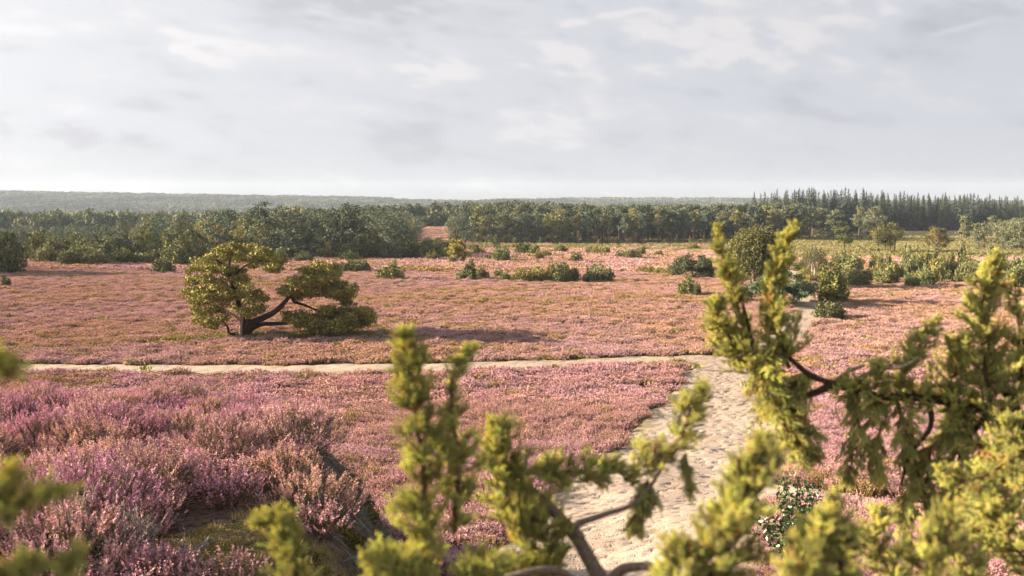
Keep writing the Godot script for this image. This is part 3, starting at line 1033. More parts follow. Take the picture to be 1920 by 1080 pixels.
# ---- the lone pine, its trunk split at the ground
func build_lone_pine() -> void:
	var foot := gp(460, 636)
	var far: float = (foot - cam_pos).dot(cam_basis * Vector3(0, 0, -1))
	var o := thing("lone_pine_tree", "gnarled spreading pine with a split trunk alone on the heath", "tree", foot)
	var w := func(u: float, v: float, z := 0.0) -> Vector3: return at(u, v, far + z) - foot
	var dark := Color(0.085, 0.06, 0.048)
	var s := Soup.new()
	tube(s, spline([w.call(464, 640), w.call(464, 622), w.call(465, 606), w.call(462, 596)], 4), 0.38, 0.26, 10, dark, 0.08)
	tube(s, spline([w.call(456, 640, -0.2), w.call(456, 618, -0.2), w.call(455, 590, -0.1), w.call(441, 554), w.call(433, 526), w.call(430, 490), w.call(438, 470)], 5), 0.25, 0.07, 9, dark, 0.07)
	part("trunk", s.into(ArrayMesh.new(), bark_mat), o)
	var limbs := [
		[[Vector3(465, 608, 0), Vector3(498, 594, -0.3), Vector3(520, 581, -0.6), Vector3(540, 559, -0.8), Vector3(551, 542, -0.8), Vector3(572, 515, -0.6), Vector3(605, 500, -0.4)], 0.25, 0.06],
		[[Vector3(466, 620, 0), Vector3(489, 608, 0.4), Vector3(520, 607, 0.8), Vector3(556, 603, 1.0), Vector3(582, 594, 1.0), Vector3(606, 587, 1.1), Vector3(660, 592, 1.0)], 0.2, 0.05],
		[[Vector3(546, 553, -0.8), Vector3(553, 566, -0.6), Vector3(571, 572, -0.4), Vector3(587, 579, 0.0), Vector3(606, 586, 0.3)], 0.13, 0.05],
		[[Vector3(450, 630, 0), Vector3(431, 625, -0.6), Vector3(427, 614, -0.8), Vector3(417, 602, -1.0), Vector3(395, 595, -1.0)], 0.1, 0.04],
		[[Vector3(440, 552, 0), Vector3(420, 530, 0.6), Vector3(395, 520, 1.0), Vector3(370, 530, 1.4)], 0.12, 0.03],
		[[Vector3(434, 530, 0), Vector3(450, 505, -0.8), Vector3(480, 490, -1.4), Vector3(510, 490, -1.6)], 0.12, 0.03],
		[[Vector3(436, 538, 0), Vector3(455, 545, 1.0), Vector3(475, 552, 1.6)], 0.09, 0.03],
		[[Vector3(432, 520, 0), Vector3(410, 490, -1.0), Vector3(385, 485, -1.6)], 0.1, 0.03],
		[[Vector3(575, 513, -0.6), Vector3(610, 525, -0.8), Vector3(645, 545, -0.9)], 0.09, 0.03],
	]
	for l in limbs:
		var q := Soup.new()
		tube(q, spline(l[0].map(func(p): return w.call(p.x, p.y, p.z)), 5), l[1], l[2], 8, dark, 0.06)
		part("limb", q.into(ArrayMesh.new(), bark_mat), o)
	var pale := Color(0.36, 0.31, 0.26)
	var dd := Soup.new()
	tube(dd, spline([w.call(451, 638, -0.6), w.call(452, 612, -0.6), w.call(455, 590, -0.5), w.call(457, 580, -0.4), w.call(450, 560, -0.4), w.call(444, 541, -0.4)], 5), 0.15, 0.03, 8, pale, 0.08)
	var dn := part("dead_trunk", dd.into(ArrayMesh.new(), dead_mat), o)
	dn.set_meta("label", "bleached barkless dead stem at the pine's left side")
	for l in [[[Vector3(452, 600, -0.6), Vector3(440, 592, -0.8), Vector3(428, 585, -0.9), Vector3(416, 574, -1.0), Vector3(408, 561, -1.0)], 0.13, 0.025], [[Vector3(456, 574, -0.4), Vector3(464, 571, -0.5), Vector3(474, 570, -0.6)], 0.05, 0.015]]:
		var q := Soup.new()
		tube(q, spline(l[0].map(func(p): return w.call(p.x, p.y, p.z)), 4), l[1], l[2], 7, pale, 0.06)
		part("dead_branch", q.into(ArrayMesh.new(), dead_mat), o)
	# foliage pads: photo place, depth, size in metres
	var pads := {
		"upper_crown": [[392, 474], [412, 464], [432, 459], [452, 458], [472, 461], [490, 467], [506, 478], [517, 490], [500, 498], [378, 487], [366, 504], [405, 486], [430, 480], [455, 482], [478, 488], [418, 500], [396, 502], [445, 500], [515, 500], [470, 474], [440, 470], [384, 500], [490, 484], [425, 512]],
		"left_crown": [[358, 528], [372, 520], [388, 520], [352, 543], [370, 545], [390, 540], [408, 530], [378, 562], [396, 560], [372, 582], [390, 580], [408, 575], [376, 598], [394, 598], [410, 592], [416, 548], [362, 560], [400, 604]],
		"inner_crown": [[462, 535], [478, 548], [490, 556], [468, 560], [482, 572], [455, 550], [446, 536], [472, 582], [452, 575], [430, 545], [425, 560], [440, 520], [458, 520]],
		"right_upper_crown": [[556, 520], [572, 506], [590, 496], [606, 491], [622, 496], [586, 514], [604, 512], [624, 512], [552, 538], [570, 530], [594, 530], [618, 532], [640, 534], [652, 546], [634, 552], [648, 560], [610, 545], [535, 545], [578, 545], [560, 548], [628, 540]],
		"right_lower_crown": [[545, 594], [560, 590], [576, 588], [592, 600], [608, 592], [622, 604], [640, 596], [656, 590], [672, 584], [688, 582], [694, 594], [678, 602], [660, 606], [640, 610], [606, 608], [586, 608], [625, 585], [612, 578], [570, 602], [645, 582]],
	}
	for name_ in pads:
		var q := Soup.new()
		var tone := [Color(0.135, 0.13, 0.04), Color(0.31, 0.275, 0.08)]
		for p in pads[name_]:
			for k in (3 if name_.begins_with("right") else 2):
				var z := rf(-2.6, 2.6) * (1.0 if not name_.begins_with("right_lower") else 0.7)
				var c: Vector3 = w.call(p[0] + rf(-6, 6), p[1] + rf(-4, 4) + absf(z) * 3.0, z)
				var r := rf(0.38, 0.64)
				clump(q, c, Vector3(r * 1.15, r * 0.62, r * 1.15), 190, 0.115, tone[0], tone[1], 0.6, 1.5, 0.2)
				clump(q, c + Vector3(rf(-0.6, 0.6), rf(-0.3, 0.3), rf(-0.6, 0.6)), Vector3(0.42, 0.2, 0.42), 70, 0.115, tone[0], tone[1], 0.6, 1.5, 0.2)
		part(name_, q.into(ArrayMesh.new(), needle_mat), o)

# ---------------------------------------------------------------- heather
# one cushion: stems rising from the root, each ending in a spike of small flowers
func make_cushion(width: float, height: float, stems: int, flowers: int, size: float, leaves: int, spike := 0.0) -> ArrayMesh:
	var s := Soup.new()
	var bark := Color(0.16, 0.15, 0.13)
	for i in stems:
		var t := sqrt(rng.randf())
		var a := rf(0, TAU)
		var out := Vector3(cos(a), 0, sin(a))
		var tip := out * width * 0.5 * t + Vector3(0, height * sqrt(1.0 - 0.6 * t * t) * rf(0.72, 1.08), 0) + rdir() * width * 0.05
		var foot := out * width * 0.16 * t
		var lean := (Vector3.UP + out * 0.55 * t + rdir() * 0.25).normalized()
		var l := height * rf(0.25, 0.42) if spike == 0.0 else spike * rf(0.6, 1.25)
		var base := tip - lean * l
		var side := lean.cross(rdir()).normalized()
		var th := size * 0.3
		s.tri(foot - side * th, base, foot + side * th, bark)
		s.tri(base - side * th, tip, base + side * th, bark)
		var shade := rf(0.88, 1.12)
		for k in flowers:
			var f := rf(0.12, 1.0)
			var p := base + lean * l * f
			var q := rdir()
			var k2 := size * rf(0.7, 1.25) * (1.15 - 0.5 * f)
			var u := (q + lean * 0.8).normalized()
			var w := u.cross(rdir()).normalized()
			p += q * k2 * 0.35
			s.tri(p - w * k2 * 0.5, p + u * k2, p + w * k2 * 0.5, Color(shade, shade * rf(0.85, 1.1), shade * rf(0.9, 1.1)))
		for k in leaves:
			var f := rf(-0.6, 0.35)
			var p := base + lean * l * f + rdir() * size * 0.6
			if f < 0.0:
				p = foot.lerp(base, 1.0 + f) + rdir() * size
			var u := (rdir() + lean).normalized()
			var w := u.cross(rdir()).normalized()
			s.tri(p - w * size * 0.45, p + u * size * 1.1, p + w * size * 0.45, mixed(Color(0.26, 0.34, 0.14), Color(0.42, 0.36, 0.22), rng.randf(), 0.15))
	return s.into(ArrayMesh.new(), heather_mat)

# a bush: woody branches, each ending in a fan of flower spikes, with gaps between the fans
func make_bush(width: float, height: float, branches: int) -> Array:
	var wood := Soup.new()
	var bloom := Soup.new()
	for i in branches:
		var t := sqrt((i + rng.randf()) / branches)
		var a := i * 2.39996 + rf(-0.3, 0.3)
		var out := Vector3(cos(a), 0, sin(a))
		var top := out * width * 0.5 * t + Vector3(0, height * sqrt(1.0 - 0.72 * t * t) * rf(0.72, 1.0), 0)
		var knee := out * width * 0.3 * t + Vector3(0, top.y * 0.45, 0) + rdir() * 0.03
		tube(wood, [out * 0.04 * t - Vector3(0, 0.05, 0), knee, top], 0.006, 0.003, 4, Color(0.13, 0.10, 0.08))
		var aim := (Vector3.UP + out * 0.7 * t + rdir() * 0.2).normalized()
		var shade := rf(0.85, 1.15)
		for k in rng.randi_range(9, 14):
			var dir := (aim + rdir() * 0.42).normalized()
			var p0 := top - aim * rf(0.02, 0.16) + rdir() * 0.035
			var l := rf(0.055, 0.105)
			var side := dir.cross(rdir()).normalized()
			wood.tri(p0 - dir * 0.07 - side * 0.0022, p0 + dir * l, p0 - dir * 0.07 + side * 0.0022, Color(0.17, 0.13, 0.09))
			var old := 0.25 if rng.randf() < 0.16 else 0.0
			for j in 26:
				var f := rng.randf()
				var q := rdir()
				var n := 0.0125 * rf(0.7, 1.3) * (1.15 - 0.6 * f)
				var u := (q + dir * 0.9).normalized()
				var w := u.cross(rdir()).normalized()
				var p := p0 + dir * l * f + q * n * 0.35
				bloom.tri(p - w * n * 0.5, p + u * n, p + w * n * 0.5, Color(shade * (1.0 - old), shade * rf(0.85, 1.12) * (1.0 - old * 0.6), shade * rf(0.9, 1.1) * (1.0 - old * 1.4)))
			for j in 13:
				var p := p0 - dir * rf(-0.02, 0.1) + rdir() * 0.008
				var u := (rdir() + dir).normalized()
				var w := u.cross(rdir()).normalized()
				wood.tri(p - w * 0.004, p + u * 0.012, p + w * 0.004, mixed(Color(0.085, 0.10, 0.04), Color(0.17, 0.13, 0.07), rng.randf(), 0.2))
	return [wood.into(ArrayMesh.new(), heather_mat), bloom.into(ArrayMesh.new(), heather_mat)]

func heather_tint(x: float, d: float) -> Color:
	var n := nb.get_noise_2d(x * 4.0 + 70.0, d * 4.0 + 15.0) + 0.6 * nc.get_noise_2d(x * 8.0, d * 3.5)
	var pink := Color(0.58, 0.385, 0.385)
	var rust := Color(0.57, 0.375, 0.285)
	var olive := Color(0.36, 0.28, 0.06)
	var mauve := Color(0.60, 0.33, 0.41)
	var c := rust.lerp(pink, smoothstep(-0.35, 0.35, n))
	if d > 70.0 and d < 130.0:
		c = c.lerp(rust, 0.35)
	if d < 20.0:
		c = mauve.lerp(Color(0.60, 0.36, 0.37), smoothstep(-0.4, 0.4, n))
	elif d < 60.0:
		c = c.lerp(mauve, 0.3)
	var r := rng.randf()
	var old := smoothstep(0.1, 0.42, nb.get_noise_2d(x * 2.2 - 400.0, d * 4.5))   # patches of old, browned plants
	if r < 0.07 + 0.4 * old:
		c = c.lerp(olive, 0.7)
	elif r > 0.965 - (0.05 if d < 20.0 else 0.0):
		c = c.lerp(Color(0.52, 0.26, 0.42), 0.5)
	var k := rf(0.86, 1.14)
	return Color(c.r * k, c.g * k, c.b * k)

func build_heather() -> void:
	var near := []
	var mid := []
	var wide := []
	var far := []
	for i in 5:
		near.append(make_cushion(0.5, 0.4, 75, 24, 0.0115, 14, 0.12))
	var bushes := []
	for i in 5:
		bushes.append(make_bush(1.1, 0.66, 46))
	var tones := []
	for t in [Color(0.56, 0.31, 0.39), Color(0.64, 0.41, 0.41), Color(0.54, 0.34, 0.34), Color(0.60, 0.38, 0.33), Color(0.54, 0.29, 0.39)]:
		tones.append(mat(1.0, Color(0.3, 0.25, 0.25), t))
	var bd := 5.0
	while bd < 17.5:
		var bx := -0.56 * bd - 0.5
		while bx < 0.5 * bd:
			var px := bx + rf(-0.35, 0.35)
			var pd := bd + rf(-0.35, 0.35)
			bx += 0.7
			if bare_bank(px - 0.2, pd) > 0.25 or mossy(px, pd) > 0.05 or off_path(px, pd) < 0.7 or rng.randf() < (0.1 if px < 0.0 else 0.45) or (px > -1.0 and px < 2.5):
				continue
			var hue_ := rng.randi() % 5
			var spot := "%s of the mound, %s" % [zone(pd, [7.0, 10.0, 13.5], ["at the front", "in the near half", "in the far half", "on the crest"]), zone(px / pd, [-0.42, -0.3, -0.2], ["by the left edge", "left of bleached twigs", "behind the moss ledge", "by the dark bank"])]
			var o := thing("heather_bush", "%s heather bush %s" % [["mauve", "pale pink", "dusty pink", "salmon pink", "purple"][hue_], spot if px < 0.0 else "on the slope behind the right junipers"], "bush", on_ground(px, pd) - Vector3(0, 0.03, 0),
				"heather bushes of the left mound" if px < 0.0 else "heather bushes of the right slope")
			o.rotation.y = rf(0, TAU)
			var big := rf(0.45, 1.0) * (1.0 if pd < 11.0 else 0.92)
			o.scale = Vector3(big, big * rf(0.8, 1.15), big)
			var kind: Array = bushes[rng.randi() % 5]
			part("stems", kind[0], o)
			part("flowers", kind[1], o, tones[hue_])
		bd += 0.7
	for i in 4:
		mid.append(make_cushion(0.8, 0.48, 70, 11, 0.024, 7))
	for i in 4:
		wide.append(make_cushion(1.05, 0.44, 70, 7, 0.047, 5))
	for i in 3:
		far.append(make_cushion(2.8, 0.5, 60, 4, 0.14, 3))
	var sets := [[near, 4.2, 17.0, 0.42], [mid, 17.0, 46.0, 0.42], [wide, 46.0, 150.0, 0.52], [far, 150.0, 475.0, 1.05]]
	var labels := ["mauve flowering heather covering the near mound and slope", "pink heather below the hill around the sand path", "rusty pink heather carpet around the lone pine", "dull pink heath reaching to the woods"]
	for k in 4:
		var protos: Array = sets[k][0]
		var where := []
		var hue := []
		for q in protos:
			where.append([])
			hue.append([])
		var d: float = sets[k][1]
		while d < sets[k][2]:
			var gap: float = sets[k][3] * (1.0 if k < 2 else (1.0 + 0.6 * (d - sets[k][1]) / (sets[k][2] - sets[k][1])))
			var x := (-0.56 * d if d < 190.0 else -0.1 * d) - 2.5
			var edge := (0.56 * d if d < 340.0 else -0.04 * d) + 2.5
			while x < edge:
				var px := x + rf(-0.5, 0.5) * gap
				var pd := d + rf(-0.5, 0.5) * gap
				x += gap
				if off_path(px, pd) < 0.15 + rf(0, 0.2):
					continue
				if d < 18.0 and (rng.randf() < bare_bank(px, pd) * 1.02 or mossy(px, pd) > 0.2):
					continue
				if d > 150.0:
					if rng.randf() < greenness(px, pd) * 1.15:
						continue
					if pd > 182.0 and px < -0.088 * pd or pd > 335.0 and px > -0.045 * pd:
						continue
				elif nc.get_noise_2d(px * 5.0 + 200.0, pd * 5.0) > 0.58:
					continue
				var j := rng.randi() % protos.size()
				var s := rf(0.75, 1.25)
				var y := s * rf(0.8, 1.2)
				if k == 1:
					y *= 0.85
				if k == 2:
					y *= 0.8 + 0.5 * nc.get_noise_2d(px * 10.0, pd * 10.0)
				if k == 0:
					y *= 0.7
				where[j].append(Transform3D(Basis(Vector3.UP, rf(0, TAU)).scaled(Vector3(s, y, s)), on_ground(px, pd) - Vector3(0, 0.02, 0)))
				hue[j].append(heather_tint(px, pd))
			d += gap
		for j in protos.size():
			stuff("heather", protos[j], where[j], hue[j], labels[k], "heather")

# ---- grass: tufts beside the paths, on the ledge and at the pine's foot, bracken on the meadow
func make_grass(blades: int, h: float, w: float, spread: float) -> ArrayMesh:
	var s := Soup.new()
	for i in blades:
		var a := rf(0, TAU)
		var p := Vector3(cos(a), 0, sin(a)) * spread * sqrt(rng.randf())
		var lean := Vector3(rf(-1, 1), 0, rf(-1, 1)) * 0.6
		var l := h * rf(0.5, 1.2)
		var side := Vector3(cos(a + 1.3), 0, sin(a + 1.3)) * w
		var mid := p + Vector3(0, l * 0.6, 0) + lean * l * 0.3
		var tip := p + Vector3(0, l * 0.9, 0) + lean * l
		var c := mixed(Color(0.8, 0.9, 0.7), Color(1.1, 1.0, 0.8), rng.randf(), 0.06)
		s.tri(p - side, mid - side * 0.7, p + side, c)
		s.tri(p + side, mid - side * 0.7, mid + side * 0.7, c)
		s.tri(mid - side * 0.7, tip, mid + side * 0.7, c)
	return s.into(ArrayMesh.new(), grass_mat)

func build_grass() -> void:
	var tuft := make_grass(40, 0.085, 0.003, 0.10)
	var verge := make_grass(30, 0.2, 0.012, 0.3)
	var fern := make_grass(26, 0.6, 0.09, 0.9)
	var a := []
	var b := []
	var c := []
	var ta := []
	var tb := []
	var tc := []
	for i in 900:
		var x := rf(-2.8, 0.2)
		var d := rf(4.8, 8.0)
		if rng.randf() < mossy(x, d) or rng.randf() < bare_bank(x, d) * 0.05:
			a.append(Transform3D(Basis(Vector3.UP, rf(0, TAU)).scaled(Vector3.ONE * rf(0.4, 0.9)), on_ground(x, d)))
			ta.append(Color(0.38, 0.28, 0.15).lerp(Color(0.24, 0.185, 0.08), rng.randf()))
	for i in 26000:
		var d := 12.0 + 60.0 * sqrt(rng.randf())
		var x := rf(-0.55 * d, 0.55 * d)
		var e := off_path(x, d)
		if e > -0.35 and e < 0.3 and rng.randf() < 0.55:
			b.append(Transform3D(Basis(Vector3.UP, rf(0, TAU)).scaled(Vector3(1, 0.6, 1) * rf(0.3, 0.7)), on_ground(x, d)))
			tb.append(Color(0.32, 0.26, 0.10).lerp(Color(0.17, 0.17, 0.05), rng.randf()))
	var foot := gp(460, 636)
	for i in 420:
		var p := on_ground(foot.x + rf(-5.5, 12.0), -foot.z + rf(-0.9, 0.5))
		b.append(Transform3D(Basis(Vector3.UP, rf(0, TAU)).scaled(Vector3(1.2, 0.9, 1.2)), p + Vector3(0, 0.25, 0)))
		tb.append(Color(0.24, 0.22, 0.10))
	for i in 90:          # single green sprouts in the heath
		var d := rf(50.0, 170.0)
		var p := on_ground(rf(-0.5, 0.5) * d, d)
		c.append(Transform3D(Basis(Vector3.UP, rf(0, TAU)).scaled(Vector3.ONE * rf(0.3, 0.6)), p + Vector3(0, 0.2, 0)))
		tc.append(Color(0.22, 0.22, 0.09))
	for i in 30000:
		var d := rf(180.0, 345.0)
		var x := rf(-0.12, 0.56) * d
		if rng.randf() < greenness(x, d):
			c.append(Transform3D(Basis(Vector3.UP, rf(0, TAU)).scaled(Vector3.ONE * rf(0.7, 1.4)), on_ground(x, d)))
			tc.append(Color(0.17, 0.165, 0.08).lerp(Color(0.25, 0.215, 0.12), rng.randf()))
	var bits := Soup.new()
	for i in 7:
		var p0 := rdir() * Vector3(0.06, 0.0, 0.06) + Vector3(0, 0.006, 0)
		var u := (rdir() * Vector3(1, 0.35, 1)).normalized() * rf(0.03, 0.09)
		tube(bits, [p0, p0 + u * 0.5 + rdir() * 0.006, p0 + u], 0.0035, 0.002, 4, mixed(Color(0.22, 0.19, 0.16), Color(0.5, 0.46, 0.4), rng.randf(), 0.2))
	var cushion := Soup.new()
	clump(cushion, Vector3(0, 0.01, 0), Vector3(0.08, 0.035, 0.08), 260, 0.014, Color(0.10, 0.11, 0.02), Color(0.24, 0.22, 0.05), 0.6, 1.5, 0.6)
	var lit := []
	var tl := []
	var mo := []
	var tm := []
	for i in 5200:
		var x := rf(-3.6, 2.2)
		var d := rf(4.6, 14.0)
		if rng.randf() > bare_bank(x, d) and rng.randf() > mossy(x, d) * 0.5:
			continue
		var n := nc.get_noise_2d(x * 45.0 + 80.0, d * 45.0)
		var tf := Transform3D(Basis(Vector3.UP, rf(0, TAU)).scaled(Vector3.ONE * rf(0.5, 1.3)), on_ground(x, d))
		if n > 0.26 and rng.randf() < 0.6:
			mo.append(tf)
			tm.append(Color(1.0, 0.86, 0.8) * rf(0.5, 1.0))
		elif rng.randf() < 0.5:
			lit.append(tf)
			tl.append(Color.WHITE * rf(0.3, 1.1))
	stuff("bark_litter", bits.into(ArrayMesh.new(), twig_mat), lit, tl, "scattered twigs and litter on the dark bare bank", "litter")
	stuff("moss", cushion.into(ArrayMesh.new(), grass_mat), mo, tm, "yellow-green moss cushions on the dark bare bank", "moss")
	stuff("grass", tuft, a, ta, "dry grass and moss on the ledge beside the dark bank", "grass")
	stuff("verge_grass", verge, b, tb, "short yellow grass along the sand paths", "grass")
	stuff("bracken", fern, c, tc, "yellow-green bracken of the meadow below the woods", "bracken")

# ---- glossy-leaved bush on the slope below the right juniper
func build_holly() -> void:
	var foot := on_ground(3.95, 13.5)
	var o := thing("holly_bush", "glossy dark-leaved bush on the slope behind the blurred juniper tips", "bush", foot)
	var m: float = -foot.z / F
	var gloss := mat(0.28, Color(0.1, 0.15, 0.04))
	gloss.metallic_specular = 0.6
	var stems := Soup.new()
	var leaves := Soup.new()
	for i in 44:
		var a := rf(0, TAU)
		var t := sqrt(rng.randf())
		var tip := Vector3(cos(a) * 80.0 * m * t, m * rf(90.0, 200.0) * (1.0 - 0.35 * t * t), sin(a) * 80.0 * m * t)
		var pts := spline([Vector3(0, -0.05, 0), tip * Vector3(0.35, 0.5, 0.35), tip], 3)
		tube(stems, pts, 0.012, 0.004, 5, Color(0.10, 0.09, 0.06))
		for k in 60:
			var p: Vector3 = pts[rng.randi_range(2, pts.size() - 1)] + rdir() * rf(0.02, 0.13)
			var u := (rdir() + Vector3(0, 0.3, 0)).normalized()
			var w := u.cross(rdir()).normalized()
			var n := u.cross(w)
			var l := rf(0.055, 0.09)
			var col := mixed(Color(0.04, 0.07, 0.025), Color(0.10, 0.14, 0.045), rng.randf(), 0.06)
			var q := p + u * l * 0.5
			leaves.tri(p, q + w * l * 0.28 + n * l * 0.08, p + u * l, col)
			leaves.tri(p, p + u * l, q - w * l * 0.28 + n * l * 0.08, col)
	part("stems", stems.into(ArrayMesh.new(), twig_mat), o)
	part("leaves", leaves.into(ArrayMesh.new(), gloss), o)

# ---- bleached leafless heather twigs at the front of the mound
func build_dead_twigs() -> void:
	var places := [[205, 1075, 190, "bleached leafless heather twigs at the front of the mound"], [260, 1080, 120, "smaller bleached twigs beside the moss ledge"], [345, 1075, 70, "low dry twigs trailing over the moss ledge"]]
	for q in places:
		var foot := gp(q[0], q[1])
		var m: float = -foot.z / F
		var o := thing("dead_twigs", q[3], "twigs", foot, "bleached twigs on the mound")
		for k in 7:
			var s := Soup.new()
			twig(s, Vector3.ZERO, (Vector3(rf(-0.7, 0.7), 1.0, rf(-0.6, 0.6))).normalized(), q[2] * m * rf(0.6, 1.0), 0.008, 3)
			part("twig", s.into(ArrayMesh.new(), twig_mat), o)

func twig(s: Soup, p: Vector3, dir: Vector3, l: float, r: float, depth: int) -> void:
	var pts := [p]
	var q := p
	var dd := dir
	for i in 4:
		dd = (dd + rdir() * 0.22).normalized()
		q += dd * l * 0.16
		pts.append(q)
	tube(s, pts, r, r * 0.65, 4, Color(0.42, 0.38, 0.34))
	if depth > 0:
		for k in 2 + (rng.randi() % 2):
			twig(s, pts[rng.randi_range(2, 4)], (dd + rdir() * 0.7 + Vector3(0, 0.15, 0)).normalized(), l * rf(0.55, 0.8), r * 0.6, depth - 1)

# ---------------------------------------------------------------- junipers close to the lens
var sprigs := []
func make_sprig(l: float, whorls: int, tip: Color, base: Color) -> ArrayMesh:
	var s := Soup.new()
	var bendv := Vector3(rf(-0.25, 0.25), 0, rf(-0.25, 0.25))
	var pts := []
	for i in 4:
		var f := i / 3.0
		pts.append(Vector3(bendv.x * f * f * l, l * f, bendv.z * f * f * l))
	tube(s, pts, 0.0011, 0.0006, 4, Color(0.30, 0.20, 0.08))
	for i in whorls:
		var f := (i + 0.5) / whorls
		var p := Vector3(bendv.x * f * f * l, l * f, bendv.z * f * f * l)
		for k in 5:
			var a := TAU * k / 5.0 + i * 1.1 + rf(-0.3, 0.3)
			var out := Vector3(cos(a), 0, sin(a))
			var up := lerpf(0.35, 1.5, f * f) * rf(0.7, 1.3)
			var d := (out + Vector3.UP * up).normalized()
			var n := 0.0095 * rf(0.75, 1.2) * (1.0 - 0.3 * f)
			var side := d.cross(Vector3.UP).normalized() * 0.0012
			s.tri(p - side, p + d * n, p + side, mixed(base, tip, clampf(f + rf(-0.3, 0.3), 0, 1), 0.15))
			var fold := d.cross(side).normalized() * 0.0009
			s.tri(p - fold, p + d * n, p + fold, mixed(base, tip, clampf(f + rf(-0.3, 0.3), 0, 1), 0.15))
	return s.into(ArrayMesh.new(), needle_near)

var needle_near: StandardMaterial3D
# one spray of foliage round a bent axis given in photo pixels (x, y, distance, radius in pixels)
func spray(parent: Node3D, axis: Array, count: int, hang := 0.0, brown := 0.02) -> void:
	var pts := spline(axis.map(func(p): return at(p[0], p[1], p[2]) - parent.position), 5)
	var s := Soup.new()
	var where := [[], [], [], []]
	var hue := [[], [], [], []]
	tube(s, pts, 0.006 if axis[0][3] > 40 else 0.0035, 0.0015, 6, Color(0.2, 0.13, 0.085))
	var n := pts.size() - 1
	var made := 0
	while made < count * 3.3:
		# a branchlet that leaves the axis and carries a few sprigs
		var f := rng.randf()
		var i := mini(int(f * n), n - 1)
		var p: Vector3 = pts[i].lerp(pts[i + 1], f * n - i)
		var along: Vector3 = (pts[i + 1] - pts[i]).normalized()
		var ai := f * (axis.size() - 1)
		var a0: Array = axis[int(ai)]
		var a1: Array = axis[mini(int(ai) + 1, axis.size() - 1)]
		var radius := lerpf(a0[3], a1[3], ai - int(ai)) / F * lerpf(a0[2], a1[2], ai - int(ai))
		var out := along.cross(rdir()).normalized()
		var reach := radius * (0.3 + 0.8 * pow(rng.randf(), 1.3))
		var dir := (out + along * rf(0.1, 0.9) + Vector3(0, 0.25 - hang, 0)).normalized()
		var tip := p + dir * reach
		var tone := rf(0.6, 1.3)
		var dry := rng.randf() < brown
		if reach > 0.02:
			tube(s, [p, p.lerp(tip, 0.6) + rdir() * 0.003, tip], 0.0016, 0.0008, 4, Color(0.26, 0.16, 0.07))
		var k := 6 + int(reach / 0.007)
		for j in k:
			var g := rf(0.25, 1.0) if j else 1.0
			var q := p.lerp(tip, g) + rdir() * 0.005
			var u := (dir * (1.2 if j == 0 else 0.7) + rdir() * 0.85 + along * 0.3 + Vector3(0, 0.35 - hang * 1.2, 0)).normalized()
			var w := u.cross(rdir()).normalized()
			var sc := rf(0.36, 0.64) * clampf(radius / 0.03, 0.55, 1.0)
			var b := Basis(w, u, w.cross(u)).scaled(Vector3.ONE * sc)
			var v := rng.randi() % 4
			where[v].append(Transform3D(b, q))
			var c := Color(tone * rf(0.92, 1.1), tone * rf(0.92, 1.06), tone)
			if dry:
				c = Color(1.0, 0.7, 0.9) * tone
			hue[v].append(c)
			made += 1
	# the tip
	for j in 3:
		var u: Vector3 = ((pts[-1] - pts[-2]).normalized() + rdir() * 0.35).normalized()
		var w := u.cross(rdir()).normalized()
		where[j].append(Transform3D(Basis(w, u, w.cross(u)).scaled(Vector3.ONE * 0.8), pts[-1] - u * 0.01))
		hue[j].append(Color(1.15, 1.1, 1.0))
	var b := part("branch", s.into(ArrayMesh.new(), twig_mat), parent)
	for v in 4:
		many("foliage", sprigs[v], where[v], hue[v], b)

func bough(parent: Node3D, axis: Array, r0: float, r1: float, col: Color, called := "bough") -> void:
	var s := Soup.new()
	tube(s, spline(axis.map(func(p): return at(p[0], p[1], p[2]) - parent.position), 5), r0, r1, 9, col, 0.06)
	part(called, s.into(ArrayMesh.new(), twig_mat), parent)

